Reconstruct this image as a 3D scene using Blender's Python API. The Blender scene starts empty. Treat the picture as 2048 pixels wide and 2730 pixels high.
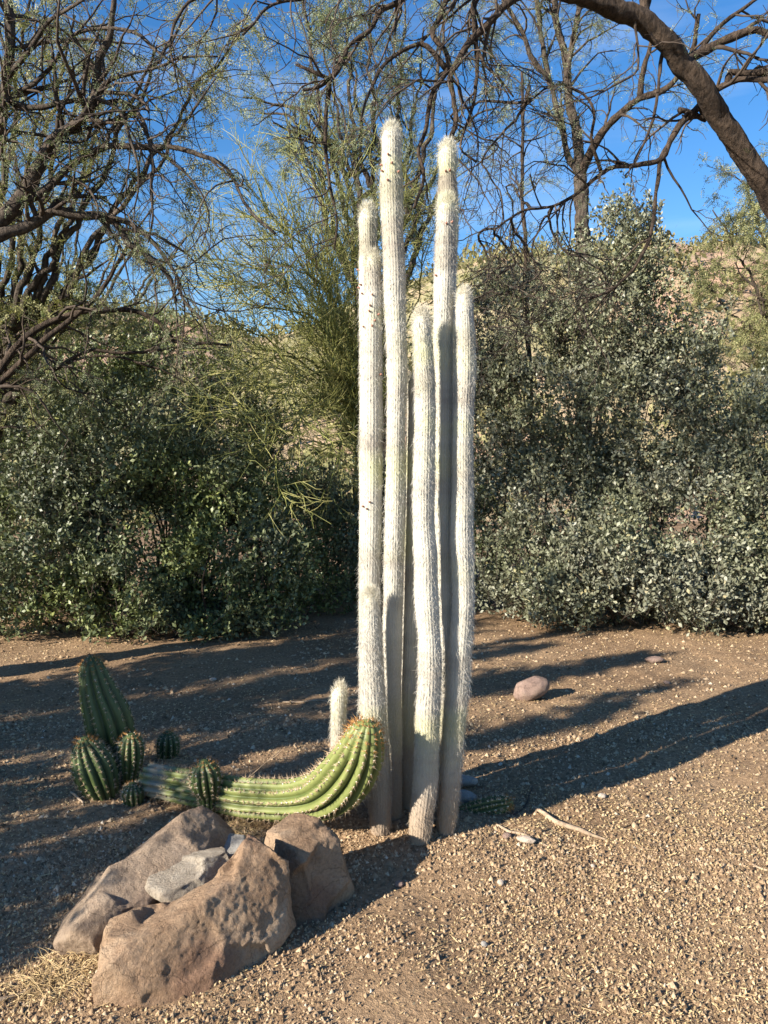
import bpy, bmesh, math
import numpy as np
from mathutils import Vector
R = math.radians
scene = bpy.context.scene
COL = scene.collection

# ------------------------------------------------------------------ camera
F = 2051.0; CX, CY = 1024.0, 1365.0; CAMH = 1.55; PITCH = R(3.77)
cam_d = bpy.data.cameras.new('camera'); cam = bpy.data.objects.new('camera', cam_d); COL.objects.link(cam)
cam_d.sensor_fit = 'VERTICAL'; cam_d.sensor_height = 36.0; cam_d.lens = 36.0 * F / 2730.0
cam_d.clip_start = 0.05; cam_d.clip_end = 2000
cam.location = (0, 0, CAMH); cam.rotation_euler = (R(90) - PITCH, 0, 0)
scene.camera = cam
scene.cycles.max_bounces = 4; scene.cycles.diffuse_bounces = 3; scene.cycles.transmission_bounces = 3; scene.cycles.glossy_bounces = 2
scene.render.resolution_x = 768; scene.render.resolution_y = 1024

# ------------------------------------------------------------------ sky and sun
SUN_EL = R(24.0)
SX, SY = -0.822, -0.570                      # horizontal direction towards the sun
world = bpy.data.worlds.new('World'); scene.world = world; world.use_nodes = True
wn = world.node_tree.nodes; wl = world.node_tree.links
bg = wn['Background']; bg.inputs['Strength'].default_value = 0.076
sky = wn.new('ShaderNodeTexSky'); sky.sky_type = 'NISHITA'; sky.sun_disc = False
sky.sun_elevation = SUN_EL
sky.sun_rotation = math.atan2(SX, SY)
sky.altitude = 800; sky.air_density = 1.15; sky.dust_density = 0.2; sky.ozone_density = 2.0
hs = wn.new('ShaderNodeHueSaturation'); hs.inputs['Saturation'].default_value = 1.36
hs.inputs['Hue'].default_value = 0.507
wl.new(sky.outputs[0], hs.inputs['Color'])
# thin streaks of high cloud all over the sky
wtc = wn.new('ShaderNodeTexCoord'); wmp = wn.new('ShaderNodeMapping'); wmp.inputs['Scale'].default_value = (1.3, 1.6, 9.0)
wmp.inputs['Rotation'].default_value = (0, 0.10, 0.3)
wno = wn.new('ShaderNodeTexNoise'); wno.inputs['Scale'].default_value = 2.2; wno.inputs['Detail'].default_value = 5
wrp = wn.new('ShaderNodeValToRGB'); wrp.color_ramp.elements[0].position = 0.52; wrp.color_ramp.elements[1].position = 0.80
wrp.color_ramp.elements[1].color = (0.16, 0.16, 0.16, 1)
wmx = wn.new('ShaderNodeMixRGB'); wmx.inputs['Color2'].default_value = (7.0, 7.6, 8.6, 1)
wl.new(wtc.outputs['Generated'], wmp.inputs[0]); wl.new(wmp.outputs[0], wno.inputs[0]); wl.new(wno.outputs['Fac'], wrp.inputs[0])
wl.new(wrp.outputs[0], wmx.inputs['Fac']); wl.new(hs.outputs[0], wmx.inputs['Color1']); wl.new(wmx.outputs[0], bg.inputs['Color'])

sun_d = bpy.data.lights.new('sun', 'SUN'); sun_d.energy = 5.0; sun_d.angle = R(0.5); sun_d.color = (1.0, 0.905, 0.77)
sun = bpy.data.objects.new('sun', sun_d); COL.objects.link(sun); sun.location = (-8, -6, 8)
S = Vector((SX * math.cos(SUN_EL), SY * math.cos(SUN_EL), math.sin(SUN_EL)))
sun.rotation_euler = S.to_track_quat('Z', 'Y').to_euler()
vs = scene.view_settings; vs.view_transform = 'Standard'; vs.look = 'None'; vs.exposure = 1.48; vs.gamma = 1.0
vs.use_curve_mapping = False

# ------------------------------------------------------------------ pixel to world
cp, sp = math.cos(PITCH), math.sin(PITCH)
def ray(x, y):
    v = (CY - y) / F
    return np.array([(x - CX) / F, cp + v * sp, v * cp - sp])
def P(x, y, Y):                       # point seen at a pixel, standing Y metres away
    d = ray(x, y); return d * (Y / d[1]) + np.array([0, 0, CAMH])
def G(x, y, z=0.0):                   # point of the ground seen at a pixel
    d = ray(x, y); return d * ((CAMH - z) / -d[2]) + np.array([0, 0, CAMH])

# ------------------------------------------------------------------ numeric helpers
def vnoise(p, scale=1.0, seed=0):
    p = np.asarray(p, float) * scale + seed * 17.31
    i = np.floor(p).astype(np.int64); f = p - i; f = f * f * (3 - 2 * f)
    def h(ix, iy, iz):
        n = (ix * 374761393 + iy * 668265263 + iz * 2147483647 + seed * 974711) & 0x7fffffff
        n = ((n ^ (n >> 13)) * 1274126177) & 0x7fffffff
        n = ((n ^ (n >> 16)) * 668265263) & 0x7fffffff
        return (n & 0xffff) / 65535.0
    x, y, z = i[..., 0], i[..., 1], i[..., 2]; a, b, c = f[..., 0], f[..., 1], f[..., 2]
    r = 0
    for dx in (0, 1):
        for dy in (0, 1):
            for dz in (0, 1):
                r = r + h(x + dx, y + dy, z + dz) * (a if dx else 1 - a) * (b if dy else 1 - b) * (c if dz else 1 - c)
    return r * 2 - 1
def fbm(p, scale, seed=0, oct=4):
    r = 0; am = 1.0
    for k in range(oct):
        r = r + am * vnoise(p, scale * 2 ** k, seed + k); am *= 0.5
    return r
def norm(a): return a / np.maximum(np.linalg.norm(a, axis=-1, keepdims=True), 1e-9)
def rng(s): return np.random.default_rng(s)

def link(o, parent=None):
    COL.objects.link(o)
    if parent is not None:
        o.parent = parent
        o.matrix_parent_inverse = parent.matrix_basis.inverted()
    return o
def tri_mesh(name, V, T, mat, parent=None, smooth=True, attrs=None):
    V = np.asarray(V, np.float32).reshape(-1, 3); T = np.asarray(T, np.int32).reshape(-1, 3)
    me = bpy.data.meshes.new(name)
    me.vertices.add(len(V)); me.vertices.foreach_set('co', V.ravel())
    me.loops.add(len(T) * 3); me.loops.foreach_set('vertex_index', T.ravel())
    me.polygons.add(len(T)); me.polygons.foreach_set('loop_start', np.arange(len(T), dtype=np.int32) * 3)
    if smooth: me.polygons.foreach_set('use_smooth', np.ones(len(T), dtype=bool))
    for k, a in (attrs or {}).items():
        at = me.attributes.new(k, 'FLOAT', 'POINT'); at.data.foreach_set('value', np.asarray(a, np.float32).ravel())
    me.update(calc_edges=True)
    if mat: me.materials.append(mat)
    o = bpy.data.objects.new(name, me)
    return link(o, parent)
def thing(name, label, cat, loc, group=None):
    o = bpy.data.objects.new(name, None); o.empty_display_size = 0.1
    o.location = loc; COL.objects.link(o)
    return tag(o, label, cat, group)
def tag(o, label, cat, group=None):
    o['label'] = label; o['category'] = cat
    if group: o['group'] = group
    return o
def stuff(o): o['kind'] = 'stuff'; return o
def structure(o): o['kind'] = 'structure'; return o
def origin_to(o, loc):                 # keep a one-mesh thing's origin at its base
    loc = Vector(loc); o.data.transform(__import__('mathutils').Matrix.Translation(-loc)); o.location = loc
    return o

def frames(pts):
    pts = np.asarray(pts, float); n = len(pts)
    T = np.gradient(pts, axis=0); T = norm(T)
    U = np.zeros_like(T); u = np.array([1.0, 0, 0]) if abs(T[0][0]) < 0.8 else np.array([0, 1.0, 0])
    for i in range(n):
        u = u - T[i] * np.dot(u, T[i]); u = u / np.linalg.norm(u); U[i] = u
    return T, U, np.cross(T, U)
def grid_tris(n, m, wrap=True):        # n rings of m points
    i = np.arange(n - 1)[:, None] * m; j = np.arange(m if wrap else m - 1)[None, :]
    k = (j + 1) % m
    a, b, c, d = i + j, i + k, i + m + k, i + m + j
    return np.concatenate([np.stack([a, b, c], -1).reshape(-1, 3), np.stack([a, c, d], -1).reshape(-1, 3)])
class Soup:
    def __init__(s): s.V = []; s.T = []; s.n = 0; s.A = []
    def add(s, V, T, a=None):
        V = np.asarray(V).reshape(-1, 3); s.V.append(V); s.T.append(np.asarray(T).reshape(-1, 3) + s.n); s.n += len(V)
        s.A.append(np.zeros(len(V)) if a is None else np.broadcast_to(np.asarray(a, float).ravel(), (len(V),)) if np.size(a) == 1 else np.asarray(a, float).ravel())
    def mesh(s, name, mat, parent=None, smooth=True):
        return tri_mesh(name, np.concatenate(s.V), np.concatenate(s.T), mat, parent, smooth, {'t': np.concatenate(s.A)})
    def tube(s, pts, rad, sides=8, rough=0.0, seed=0):
        pts = np.asarray(pts, float); rad = np.asarray(rad, float)
        T, U, W = frames(pts); th = np.linspace(0, 2 * np.pi, sides, endpoint=False)
        ring = U[:, None] * np.cos(th)[None, :, None] + W[:, None] * np.sin(th)[None, :, None]
        r = rad[:, None] * np.ones(sides)[None]
        V = pts[:, None] + ring * r[..., None]
        if rough: V = V + ring * (r * rough * (0.5 * fbm(V, 9.0, seed, 2) + 0.8 * (1 - 2 * np.abs(vnoise(V, 22.0, seed + 5)))))[..., None]
        n = len(pts)
        Tt = grid_tris(n, sides)
        Vf = V.reshape(-1, 3); caps = np.vstack([pts[0], pts[-1]]); b = len(Vf)
        j = np.arange(sides); k = (j + 1) % sides
        c0 = np.stack([np.full(sides, b), k, j], -1); c1 = np.stack([np.full(sides, b + 1), (n - 1) * sides + j, (n - 1) * sides + k], -1)
        s.add(np.vstack([Vf, caps]), np.vstack([Tt, c0, c1]))
    def tubes(s, pts, rad, sides=3):   # batch (n, m, 3), (n, m)
        n, m, _ = pts.shape
        if n == 0: return
        T = norm(np.gradient(pts, axis=1)); ref = np.where(np.abs(T[:, :1, 2:3]) > 0.9, np.array([1.0, 0, 0]), np.array([0, 0, 1.0]))
        U = norm(np.cross(T, np.broadcast_to(ref, T.shape))); W = np.cross(T, U)
        th = np.linspace(0, 2 * np.pi, sides, endpoint=False)
        V = pts[:, :, None] + rad[:, :, None, None] * (U[:, :, None] * np.cos(th)[:, None] + W[:, :, None] * np.sin(th)[:, None])
        t = grid_tris(m, sides)
        Tt = (t[None] + (np.arange(n) * m * sides)[:, None, None]).reshape(-1, 3)
        s.add(V.reshape(-1, 3), Tt)
    def leaves(s, p, d, nrm, L, W, full=True):
        n = len(p)
        if full is None:
            d = norm(d); side = norm(np.cross(d, nrm)); L = np.broadcast_to(L, n)[:, None]; W = np.broadcast_to(W, n)[:, None]
            s.add(np.stack([p, p + d * L * .8 - side * W * .6, p + d * L + side * W * .6], 1).reshape(-1, 3), np.arange(n * 3).reshape(-1, 3)); return
        d = norm(d); side = norm(np.cross(d, nrm)); up = np.cross(side, d)
        L = np.broadcast_to(L, n)[:, None]; W = np.broadcast_to(W, n)[:, None]
        if full:
            V = np.stack([p, p + d * L * .35 - side * W * .5 + up * W * .12, p + d * L * .35 + side * W * .5 + up * W * .12,
                          p + d * L * .75 - side * W * .38 + up * W * .1, p + d * L * .75 + side * W * .38 + up * W * .1, p + d * L], 1)
            t = np.array([[0, 2, 1], [1, 2, 4], [1, 4, 3], [3, 4, 5]]); q = 6
        else:
            V = np.stack([p, p + d * L * .55 - side * W * .56 + up * W * .1, p + d * L, p + d * L * .55 + side * W * .56 + up * W * .1], 1)
            t = np.array([[0, 3, 1], [3, 2, 1]]); q = 4
        s.add(V.reshape(-1, 3), (t[None] + (np.arange(n) * q)[:, None, None]).reshape(-1, 3))
def smooth_poly(pts, n):
    pts = np.asarray(pts, float); seg = np.linalg.norm(np.diff(pts, axis=0), axis=1); t = np.concatenate([[0], np.cumsum(seg)])
    m = np.zeros_like(pts)
    m[1:-1] = (pts[2:] - pts[:-2]) / np.maximum((t[2:] - t[:-2])[:, None], 1e-6)
    m[0] = (pts[1] - pts[0]) / max(seg[0], 1e-6); m[-1] = (pts[-1] - pts[-2]) / max(seg[-1], 1e-6)
    u = np.linspace(0, t[-1], n); i = np.clip(np.searchsorted(t, u, side='right') - 1, 0, len(seg) - 1)
    h = np.maximum(seg[i], 1e-6)[:, None]; x = ((u - t[i])[:, None]) / h
    return ((2 * x**3 - 3 * x**2 + 1) * pts[i] + (x**3 - 2 * x**2 + x) * h * m[i] + (-2 * x**3 + 3 * x**2) * pts[i + 1] + (x**3 - x**2) * h * m[i + 1])

# ------------------------------------------------------------------ materials
def mat(name):
    m = bpy.data.materials.new(name); m.use_nodes = True
    return m, m.node_tree.nodes, m.node_tree.links, m.node_tree.nodes['Principled BSDF']
def ramp(N, stops):
    r = N.new('ShaderNodeValToRGB'); e = r.color_ramp.elements
    while len(e) < len(stops): e.new(0.5)
    for x, (p, c) in zip(e, stops): x.position = p; x.color = (*c, 1)
    return r
def noise(N, L, scale, detail=4, rough=0.6, coord='Object', sc=None):
    t = N.new('ShaderNodeTexCoord'); n = N.new('ShaderNodeTexNoise')
    n.inputs['Scale'].default_value = scale; n.inputs['Detail'].default_value = detail; n.inputs['Roughness'].default_value = rough
    if sc:
        mp = N.new('ShaderNodeMapping'); mp.inputs['Scale'].default_value = sc
        L.new(t.outputs[coord], mp.inputs[0]); L.new(mp.outputs[0], n.inputs[0])
    else: L.new(t.outputs[coord], n.inputs[0])
    return n
def mixc(N, L, a, b, fac, mode='MIX'):
    m = N.new('ShaderNodeMixRGB'); m.blend_type = mode
    for s, v in (('Color1', a), ('Color2', b), ('Fac', fac)):
        if isinstance(v, (int, float)): m.inputs[s].default_value = v
        elif isinstance(v, tuple): m.inputs[s].default_value = (*v, 1)
        else: L.new(v, m.inputs[s])
    return m.outputs[0]
def bump(N, L, h, strength, dist, bsdf):
    b = N.new('ShaderNodeBump'); b.inputs['Strength'].default_value = strength; b.inputs['Distance'].default_value = dist
    L.new(h, b.inputs['Height']); L.new(b.outputs[0], bsdf.inputs['Normal']); return b
def island_mat(name, stops, rough=0.6, transl=0.0, tcol=None, spec=0.3, patch=None):
    m, N, L, B = mat(name)
    g = N.new('ShaderNodeNewGeometry'); r = ramp(N, stops); L.new(g.outputs['Random Per Island'], r.inputs[0])
    col = r.outputs[0]
    if patch:
        n = noise(N, L, patch[0], 3); rr = ramp(N, [(0.38, (0, 0, 0)), (0.62, (1, 1, 1))]); L.new(n.outputs['Fac'], rr.inputs[0])
        col = mixc(N, L, col, mixc(N, L, col, patch[1], 1.0, 'MULTIPLY'), rr.outputs[0])
    L.new(col, B.inputs['Base Color']); B.inputs['Roughness'].default_value = rough
    B.inputs['Specular IOR Level'].default_value = spec
    if transl:
        tr = N.new('ShaderNodeBsdfTranslucent'); mx = N.new('ShaderNodeMixShader'); mx.inputs[0].default_value = transl
        if tcol: L.new(mixc(N, L, col, tcol, 1.0, 'MULTIPLY'), tr.inputs[0])
        else: L.new(col, tr.inputs[0])
        out = N['Material Output']; L.new(B.outputs[0], mx.inputs[1]); L.new(tr.outputs[0], mx.inputs[2]); L.new(mx.outputs[0], out.inputs[0])
    return m
def ground_mat():
    m, N, L, B = mat('desert_soil')
    n1 = noise(N, L, 0.9, 6, 0.6); n2 = noise(N, L, 55, 5, 0.7); n3 = noise(N, L, 190, 3, 0.6)
    c1 = ramp(N, [(0.30, (0.22, 0.142, 0.083)), (0.55, (0.30, 0.203, 0.121)), (0.75, (0.37, 0.262, 0.163))]); L.new(n1.outputs['Fac'], c1.inputs[0])
    c2 = ramp(N, [(0.32, (0.30, 0.27, 0.25)), (0.55, (1, 1, 1)), (0.78, (1.45, 1.4, 1.3))]); L.new(n2.outputs['Fac'], c2.inputs[0])
    col = mixc(N, L, c1.outputs[0], c2.outputs[0], 0.75, 'MULTIPLY')
    L.new(col, B.inputs['Base Color']); B.inputs['Roughness'].default_value = 0.95; B.inputs['Specular IOR Level'].default_value = 0.15
    h = mixc(N, L, n2.outputs['Fac'], n3.outputs['Fac'], 0.35)
    bump(N, L, h, 0.9, 0.02, B); return m
def rock_mat(name, a, b, c, dark, scale=6.0, bs=0.8):
    m, N, L, B = mat(name)
    n1 = noise(N, L, scale, 7, 0.62); n2 = noise(N, L, scale * 0.45, 3, 0.5); n3 = noise(N, L, scale * 14, 6, 0.75)
    r1 = ramp(N, [(0.30, a), (0.50, b), (0.70, c)]); L.new(n1.outputs['Fac'], r1.inputs[0])
    rd = ramp(N, [(0.50, (0, 0, 0)), (0.63, (0.8, 0.8, 0.8))]); L.new(n2.outputs['Fac'], rd.inputs[0])
    col = mixc(N, L, r1.outputs[0], dark, rd.outputs[0])
    r3 = ramp(N, [(0.30, (0.62, 0.60, 0.58)), (0.52, (1, 1, 1)), (0.75, (1.2, 1.2, 1.18))]); L.new(n3.outputs['Fac'], r3.inputs[0])
    col = mixc(N, L, col, r3.outputs[0], 0.85, 'MULTIPLY')
    # hairline cracks
    t = N.new('ShaderNodeTexCoord'); v = N.new('ShaderNodeTexVoronoi'); v.feature = 'DISTANCE_TO_EDGE'; v.inputs['Scale'].default_value = scale * 1.1
    wv = mixc(N, L, t.outputs['Object'], n1.outputs['Color'], 0.14); L.new(wv, v.inputs['Vector'])
    rc = ramp(N, [(0.0, (0.35, 0.33, 0.32)), (0.012, (1, 1, 1))]); L.new(v.outputs['Distance'], rc.inputs[0])
    col = mixc(N, L, col, rc.outputs[0], 0.55, 'MULTIPLY')
    L.new(col, B.inputs['Base Color']); B.inputs['Roughness'].default_value = 0.9; B.inputs['Specular IOR Level'].default_value = 0.2
    h = mixc(N, L, n3.outputs['Fac'], n1.outputs['Fac'], 0.45); h = mixc(N, L, h, rc.outputs[0], 0.35, 'MULTIPLY')
    bump(N, L, h, bs, 0.04, B); return m
def bark_mat(name, a, b, sc=(1, 1, 0.35), scale=34, st=1.0):
    m, N, L, B = mat(name)
    n = noise(N, L, scale, 6, 0.7, sc=sc); n2 = noise(N, L, 4, 3)
    r = ramp(N, [(0.35, a), (0.65, b)]); L.new(n.outputs['Fac'], r.inputs[0])
    r2 = ramp(N, [(0.3, (0.7, 0.7, 0.7)), (0.7, (1.25, 1.25, 1.25))]); L.new(n2.outputs['Fac'], r2.inputs[0])
    L.new(mixc(N, L, r.outputs[0], r2.outputs[0], 1.0, 'MULTIPLY'), B.inputs['Base Color'])
    B.inputs['Roughness'].default_value = 0.9; B.inputs['Specular IOR Level'].default_value = 0.2
    bump(N, L, n.outputs['Fac'], st, 0.05, B); return m
def silver_mat(name, hair):
    m, N, L, B = mat(name)
    at = N.new('ShaderNodeAttribute'); at.attribute_name = 't'          # metres above the ground
    n1 = noise(N, L, 3.2, 3, 0.6, sc=(0.6, 0.6, 2.6)); n2 = noise(N, L, 1.7, 2, 0.5, sc=(0.5, 0.5, 2.0))
    if hair:
        c = ramp(N, [(0.30, (0.40, 0.37, 0.325)), (0.45, (0.52, 0.50, 0.45)), (0.64, (0.60, 0.58, 0.525))])
    else:
        c = ramp(N, [(0.30, (0.29, 0.265, 0.23)), (0.46, (0.38, 0.365, 0.315)), (0.66, (0.44, 0.425, 0.37))])
    L.new(n1.outputs['Fac'], c.inputs[0]); col = c.outputs[0]
    gr = ramp(N, [(0.45, (0, 0, 0)), (0.62, (0.7, 0.7, 0.7))]); L.new(n2.outputs['Fac'], gr.inputs[0])
    col = mixc(N, L, col, (0.44, 0.445, 0.25) if not hair else (0.56, 0.555, 0.41), gr.outputs[0])
    br = ramp(N, [(0.0, (1, 1, 1)), (0.08, (0.9, 0.9, 0.9)), (0.35, (0.30, 0.30, 0.30)), (0.8, (0, 0, 0))]); L.new(at.outputs['Fac'], br.inputs[0])
    col = mixc(N, L, col, (0.40, 0.32, 0.24) if hair else (0.27, 0.205, 0.15), br.outputs[0])
    bn = N.new('ShaderNodeAttribute'); bn.attribute_name = 'band'  # grey shade across the columns, put into the colour
    col = mixc(N, L, col, (0.33, 0.29, 0.245) if hair else (0.19, 0.165, 0.135), bn.outputs['Fac'])
    tn = N.new('ShaderNodeAttribute'); tn.attribute_name = 'tip'
    col = mixc(N, L, col, (0.74, 0.69, 0.53), tn.outputs['Fac'])
    L.new(col, B.inputs['Base Color']); B.inputs['Roughness'].default_value = 0.7; B.inputs['Specular IOR Level'].default_value = 0.25
    if hair:
        tr = N.new('ShaderNodeBsdfTranslucent'); mx = N.new('ShaderNodeMixShader'); mx.inputs[0].default_value = 0.28
        L.new(col, tr.inputs[0]); L.new(B.outputs[0], mx.inputs[1]); L.new(tr.outputs[0], mx.inputs[2]); L.new(mx.outputs[0], N['Material Output'].inputs[0])
    return m
def cactus_mat(name, a, b, scar):
    m, N, L, B = mat(name)
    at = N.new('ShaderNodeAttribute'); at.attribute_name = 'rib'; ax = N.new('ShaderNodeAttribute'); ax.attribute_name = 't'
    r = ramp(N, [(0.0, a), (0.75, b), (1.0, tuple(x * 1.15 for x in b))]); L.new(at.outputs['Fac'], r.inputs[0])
    n = noise(N, L, 22, 5, 0.65); n2 = noise(N, L, 7, 3)
    r2 = ramp(N, [(0.3, (0.75, 0.78, 0.72)), (0.7, (1.2, 1.15, 1.1))]); L.new(n.outputs['Fac'], r2.inputs[0])
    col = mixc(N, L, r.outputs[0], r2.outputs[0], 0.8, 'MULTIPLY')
    # corky grey scarring towards the old end
    sc = N.new('ShaderNodeMath'); sc.operation = 'SUBTRACT'; sc.inputs[0].default_value = scar; L.new(ax.outputs['Fac'], sc.inputs[1])
    sm = N.new('ShaderNodeMath'); sm.operation = 'MULTIPLY_ADD'; sm.inputs[1].default_value = 0.9; L.new(sc.outputs[0], sm.inputs[0]); L.new(n2.outputs['Fac'], sm.inputs[2])
    rs = ramp(N, [(0.52, (0, 0, 0)), (0.70, (0.85, 0.85, 0.85))]); L.new(sm.outputs[0], rs.inputs[0])
    col = mixc(N, L, col, (0.24, 0.215, 0.175), rs.outputs[0])
    L.new(col, B.inputs['Base Color']); B.inputs['Roughness'].default_value = 0.5; B.inputs['Specular IOR Level'].default_value = 0.35
    bump(N, L, n.outputs['Fac'], 0.15, 0.01, B); return m
def hill_mat():
    m, N, L, B = mat('hillside')
    n1 = noise(N, L, 0.35, 6, 0.7); n2 = noise(N, L, 0.05, 4, 0.5)
    r = ramp(N, [(0.36, (0.11, 0.11, 0.05)), (0.50, (0.25, 0.22, 0.11)), (0.62, (0.36, 0.27, 0.17))]); L.new(n1.outputs['Fac'], r.inputs[0])
    r2 = ramp(N, [(0.45, (0, 0, 0)), (0.62, (0.8, 0.8, 0.8))]); L.new(n2.outputs['Fac'], r2.inputs[0])
    L.new(mixc(N, L, r.outputs[0], (0.40, 0.235, 0.165), r2.outputs[0]), B.inputs['Base Color'])
    B.inputs['Roughness'].default_value = 0.95; bump(N, L, n1.outputs['Fac'], 0.6, 0.8, B); return m

M = {}
M['soil'] = ground_mat()
M['hill'] = hill_mat()
M['rock_tan'] = rock_mat('sandstone_tan', (0.205, 0.130, 0.080), (0.315, 0.215, 0.138), (0.42, 0.315, 0.22), (0.165, 0.092, 0.060))
M['rock_grey'] = rock_mat('rock_grey', (0.26, 0.215, 0.165), (0.37, 0.32, 0.255), (0.44, 0.40, 0.335), (0.27, 0.21, 0.155), 9)
M['rock_slab'] = rock_mat('sandstone_slab', (0.21, 0.15, 0.105), (0.31, 0.235, 0.17), (0.42, 0.335, 0.255), (0.17, 0.115, 0.085), 6)
M['rock_pink'] = rock_mat('rock_pink', (0.24, 0.165, 0.135), (0.31, 0.22, 0.18), (0.38, 0.28, 0.235), (0.23, 0.165, 0.125), 11, 0.8)
M['rock_blue'] = rock_mat('rock_blue', (0.19, 0.18, 0.165), (0.27, 0.26, 0.24), (0.34, 0.33, 0.305), (0.20, 0.185, 0.16), 14, 0.5)
M['rock_pale'] = rock_mat('rock_pale', (0.36, 0.28, 0.22), (0.46, 0.39, 0.32), (0.55, 0.48, 0.41), (0.36, 0.28, 0.21), 20, 0.5)
M['bark'] = bark_mat('mesquite_bark', (0.018, 0.013, 0.010), (0.105, 0.076, 0.056))
M['bark_grey'] = bark_mat('mesquite_bark_grey', (0.035, 0.028, 0.023), (0.135, 0.108, 0.086))
M['twig'] = bark_mat('twig_bark', (0.035, 0.026, 0.021), (0.085, 0.066, 0.052), (1, 1, 1), 12, 0.2)
M['dead_wood'] = bark_mat('dead_wood', (0.20, 0.145, 0.10), (0.36, 0.28, 0.20), (1, 1, 1), 40, 0.4)
M['pv_bark'] = bark_mat('palo_verde_bark', (0.085, 0.085, 0.025), (0.20, 0.185, 0.060), (1, 1, 0.5), 20, 0.3)
M['pv_twig'] = island_mat('palo_verde_twig', [(0, (0.14, 0.16, 0.042)), (0.6, (0.27, 0.275, 0.085)), (1, (0.44, 0.41, 0.17))], 0.6, 0.15)
M['jojoba'] = island_mat('jojoba_leaf', [(0, (0.085, 0.090, 0.060)), (0.5, (0.150, 0.156, 0.112)), (0.93, (0.23, 0.235, 0.185)), (1, (0.30, 0.26, 0.15))], 0.45, 0.10, (1.3, 1.4, 0.7), 0.4, (1.3, (1.0, 1.04, 0.84)))
M['jojoba_green'] = island_mat('jojoba_leaf_green', [(0, (0.060, 0.074, 0.044)), (0.5, (0.105, 0.122, 0.080)), (0.93, (0.17, 0.185, 0.135)), (1, (0.22, 0.23, 0.11))], 0.45, 0.10, (1.3, 1.4, 0.7), 0.4, (0.9, (1.15, 1.22, 0.66)))
M['mesq_leaf'] = island_mat('mesquite_leaf', [(0, (0.10, 0.13, 0.07)), (0.6, (0.18, 0.21, 0.12)), (1, (0.32, 0.32, 0.19))], 0.55, 0.3, (1.2, 1.3, 0.7))
M['mesq_leaf_pale'] = island_mat('mesquite_leaf_pale', [(0, (0.14, 0.155, 0.06)), (0.6, (0.25, 0.255, 0.12)), (1, (0.40, 0.37, 0.18))], 0.55, 0.3, (1.2, 1.2, 0.7))
M['scrub'] = island_mat('scrub_leaf', [(0, (0.09, 0.098, 0.04)), (0.5, (0.175, 0.165, 0.07)), (1, (0.28, 0.25, 0.12))], 0.7, 0.2)
M['straw'] = island_mat('dry_straw', [(0, (0.30, 0.205, 0.105)), (0.5, (0.46, 0.335, 0.175)), (1, (0.64, 0.50, 0.27))], 0.6, 0.15)
M['chips'] = island_mat('litter_chips', [(0, (0.12, 0.076, 0.043)), (0.35, (0.27, 0.182, 0.108)), (0.75, (0.41, 0.292, 0.178)), (0.97, (0.54, 0.41, 0.26)), (1, (0.55, 0.48, 0.37))], 0.85, 0, None, 0.15)
M['silver'] = silver_mat('silver_stem', False)
M['silver_hair'] = silver_mat('silver_hair', True)
M['bud'] = island_mat('red_bud', [(0, (0.24, 0.10, 0.075)), (1, (0.36, 0.19, 0.14))], 0.6)
M['green_lit'] = cactus_mat('cactus_green_lit', (0.062, 0.090, 0.022), (0.150, 0.172, 0.058), 0.22)
M['green_shaded'] = cactus_mat('cactus_green_shaded', (0.022, 0.038, 0.012), (0.060, 0.084, 0.030), -0.1)  # same green, darkened for the cacti that stand in shade
M['areole'] = island_mat('areole_wool', [(0, (0.55, 0.50, 0.38)), (1, (0.78, 0.74, 0.62))], 0.9)
M['spine'] = island_mat('spine_tan', [(0, (0.30, 0.20, 0.11)), (0.6, (0.48, 0.36, 0.23)), (1, (0.62, 0.51, 0.37))], 0.5, 0.2)
M['spine_tip'] = island_mat('spine_orange', [(0, (0.26, 0.11, 0.03)), (0.6, (0.42, 0.21, 0.06)), (1, (0.55, 0.33, 0.12))], 0.5, 0.2)

# ------------------------------------------------------------------ ground
def ground_height(x, y):
    p = np.stack([x, y, np.zeros_like(x)], -1)
    near = np.exp(-((x - 0.5) ** 2 + (y - 4.5) ** 2) / 90.0)
    h = 0.020 * fbm(p, 0.8, 3, 2) * near + 0.014 * fbm(p, 2.4, 9, 2) * near + 0.011 * fbm(p, 7.0, 5, 2) * near + 0.0045 * fbm(p, 22.0, 15, 1) * near
    h = h + 0.03 * np.exp(-(((x - 0.10) / 0.35) ** 2 + ((y - 3.15) / 0.30) ** 2)) + 0.025 * np.exp(-(((x + 0.7) / 0.6) ** 2 + ((y - 2.5) / 0.45) ** 2))
    return h - 0.02
def axis(lo, hi, step, far, g=1.25):
    a = list(np.arange(lo, hi, step)); s = step; b = [hi]
    while b[-1] < far: s *= g; b.append(b[-1] + s)
    s = step; c = [lo - step]
    while c[-1] > -far: s *= g; c.append(c[-1] - s)
    return np.array(c[::-1] + a + b)
ax, ay = axis(-2.4, 3.6, 0.032, 900), axis(1.6, 7.2, 0.032, 900)
gx, gy = np.meshgrid(ax, ay)
gz = ground_height(gx, gy)
ground = tri_mesh('ground', np.stack([gx, gy, gz], -1), grid_tris(len(ay), len(ax), False), M['soil'])
structure(ground); ground['label'] = 'dry brown desert soil strewn with mulch and gravel'
def gz_at(x, y): return float(ground_height(np.array([float(x)]), np.array([float(y)]))[0])

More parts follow.
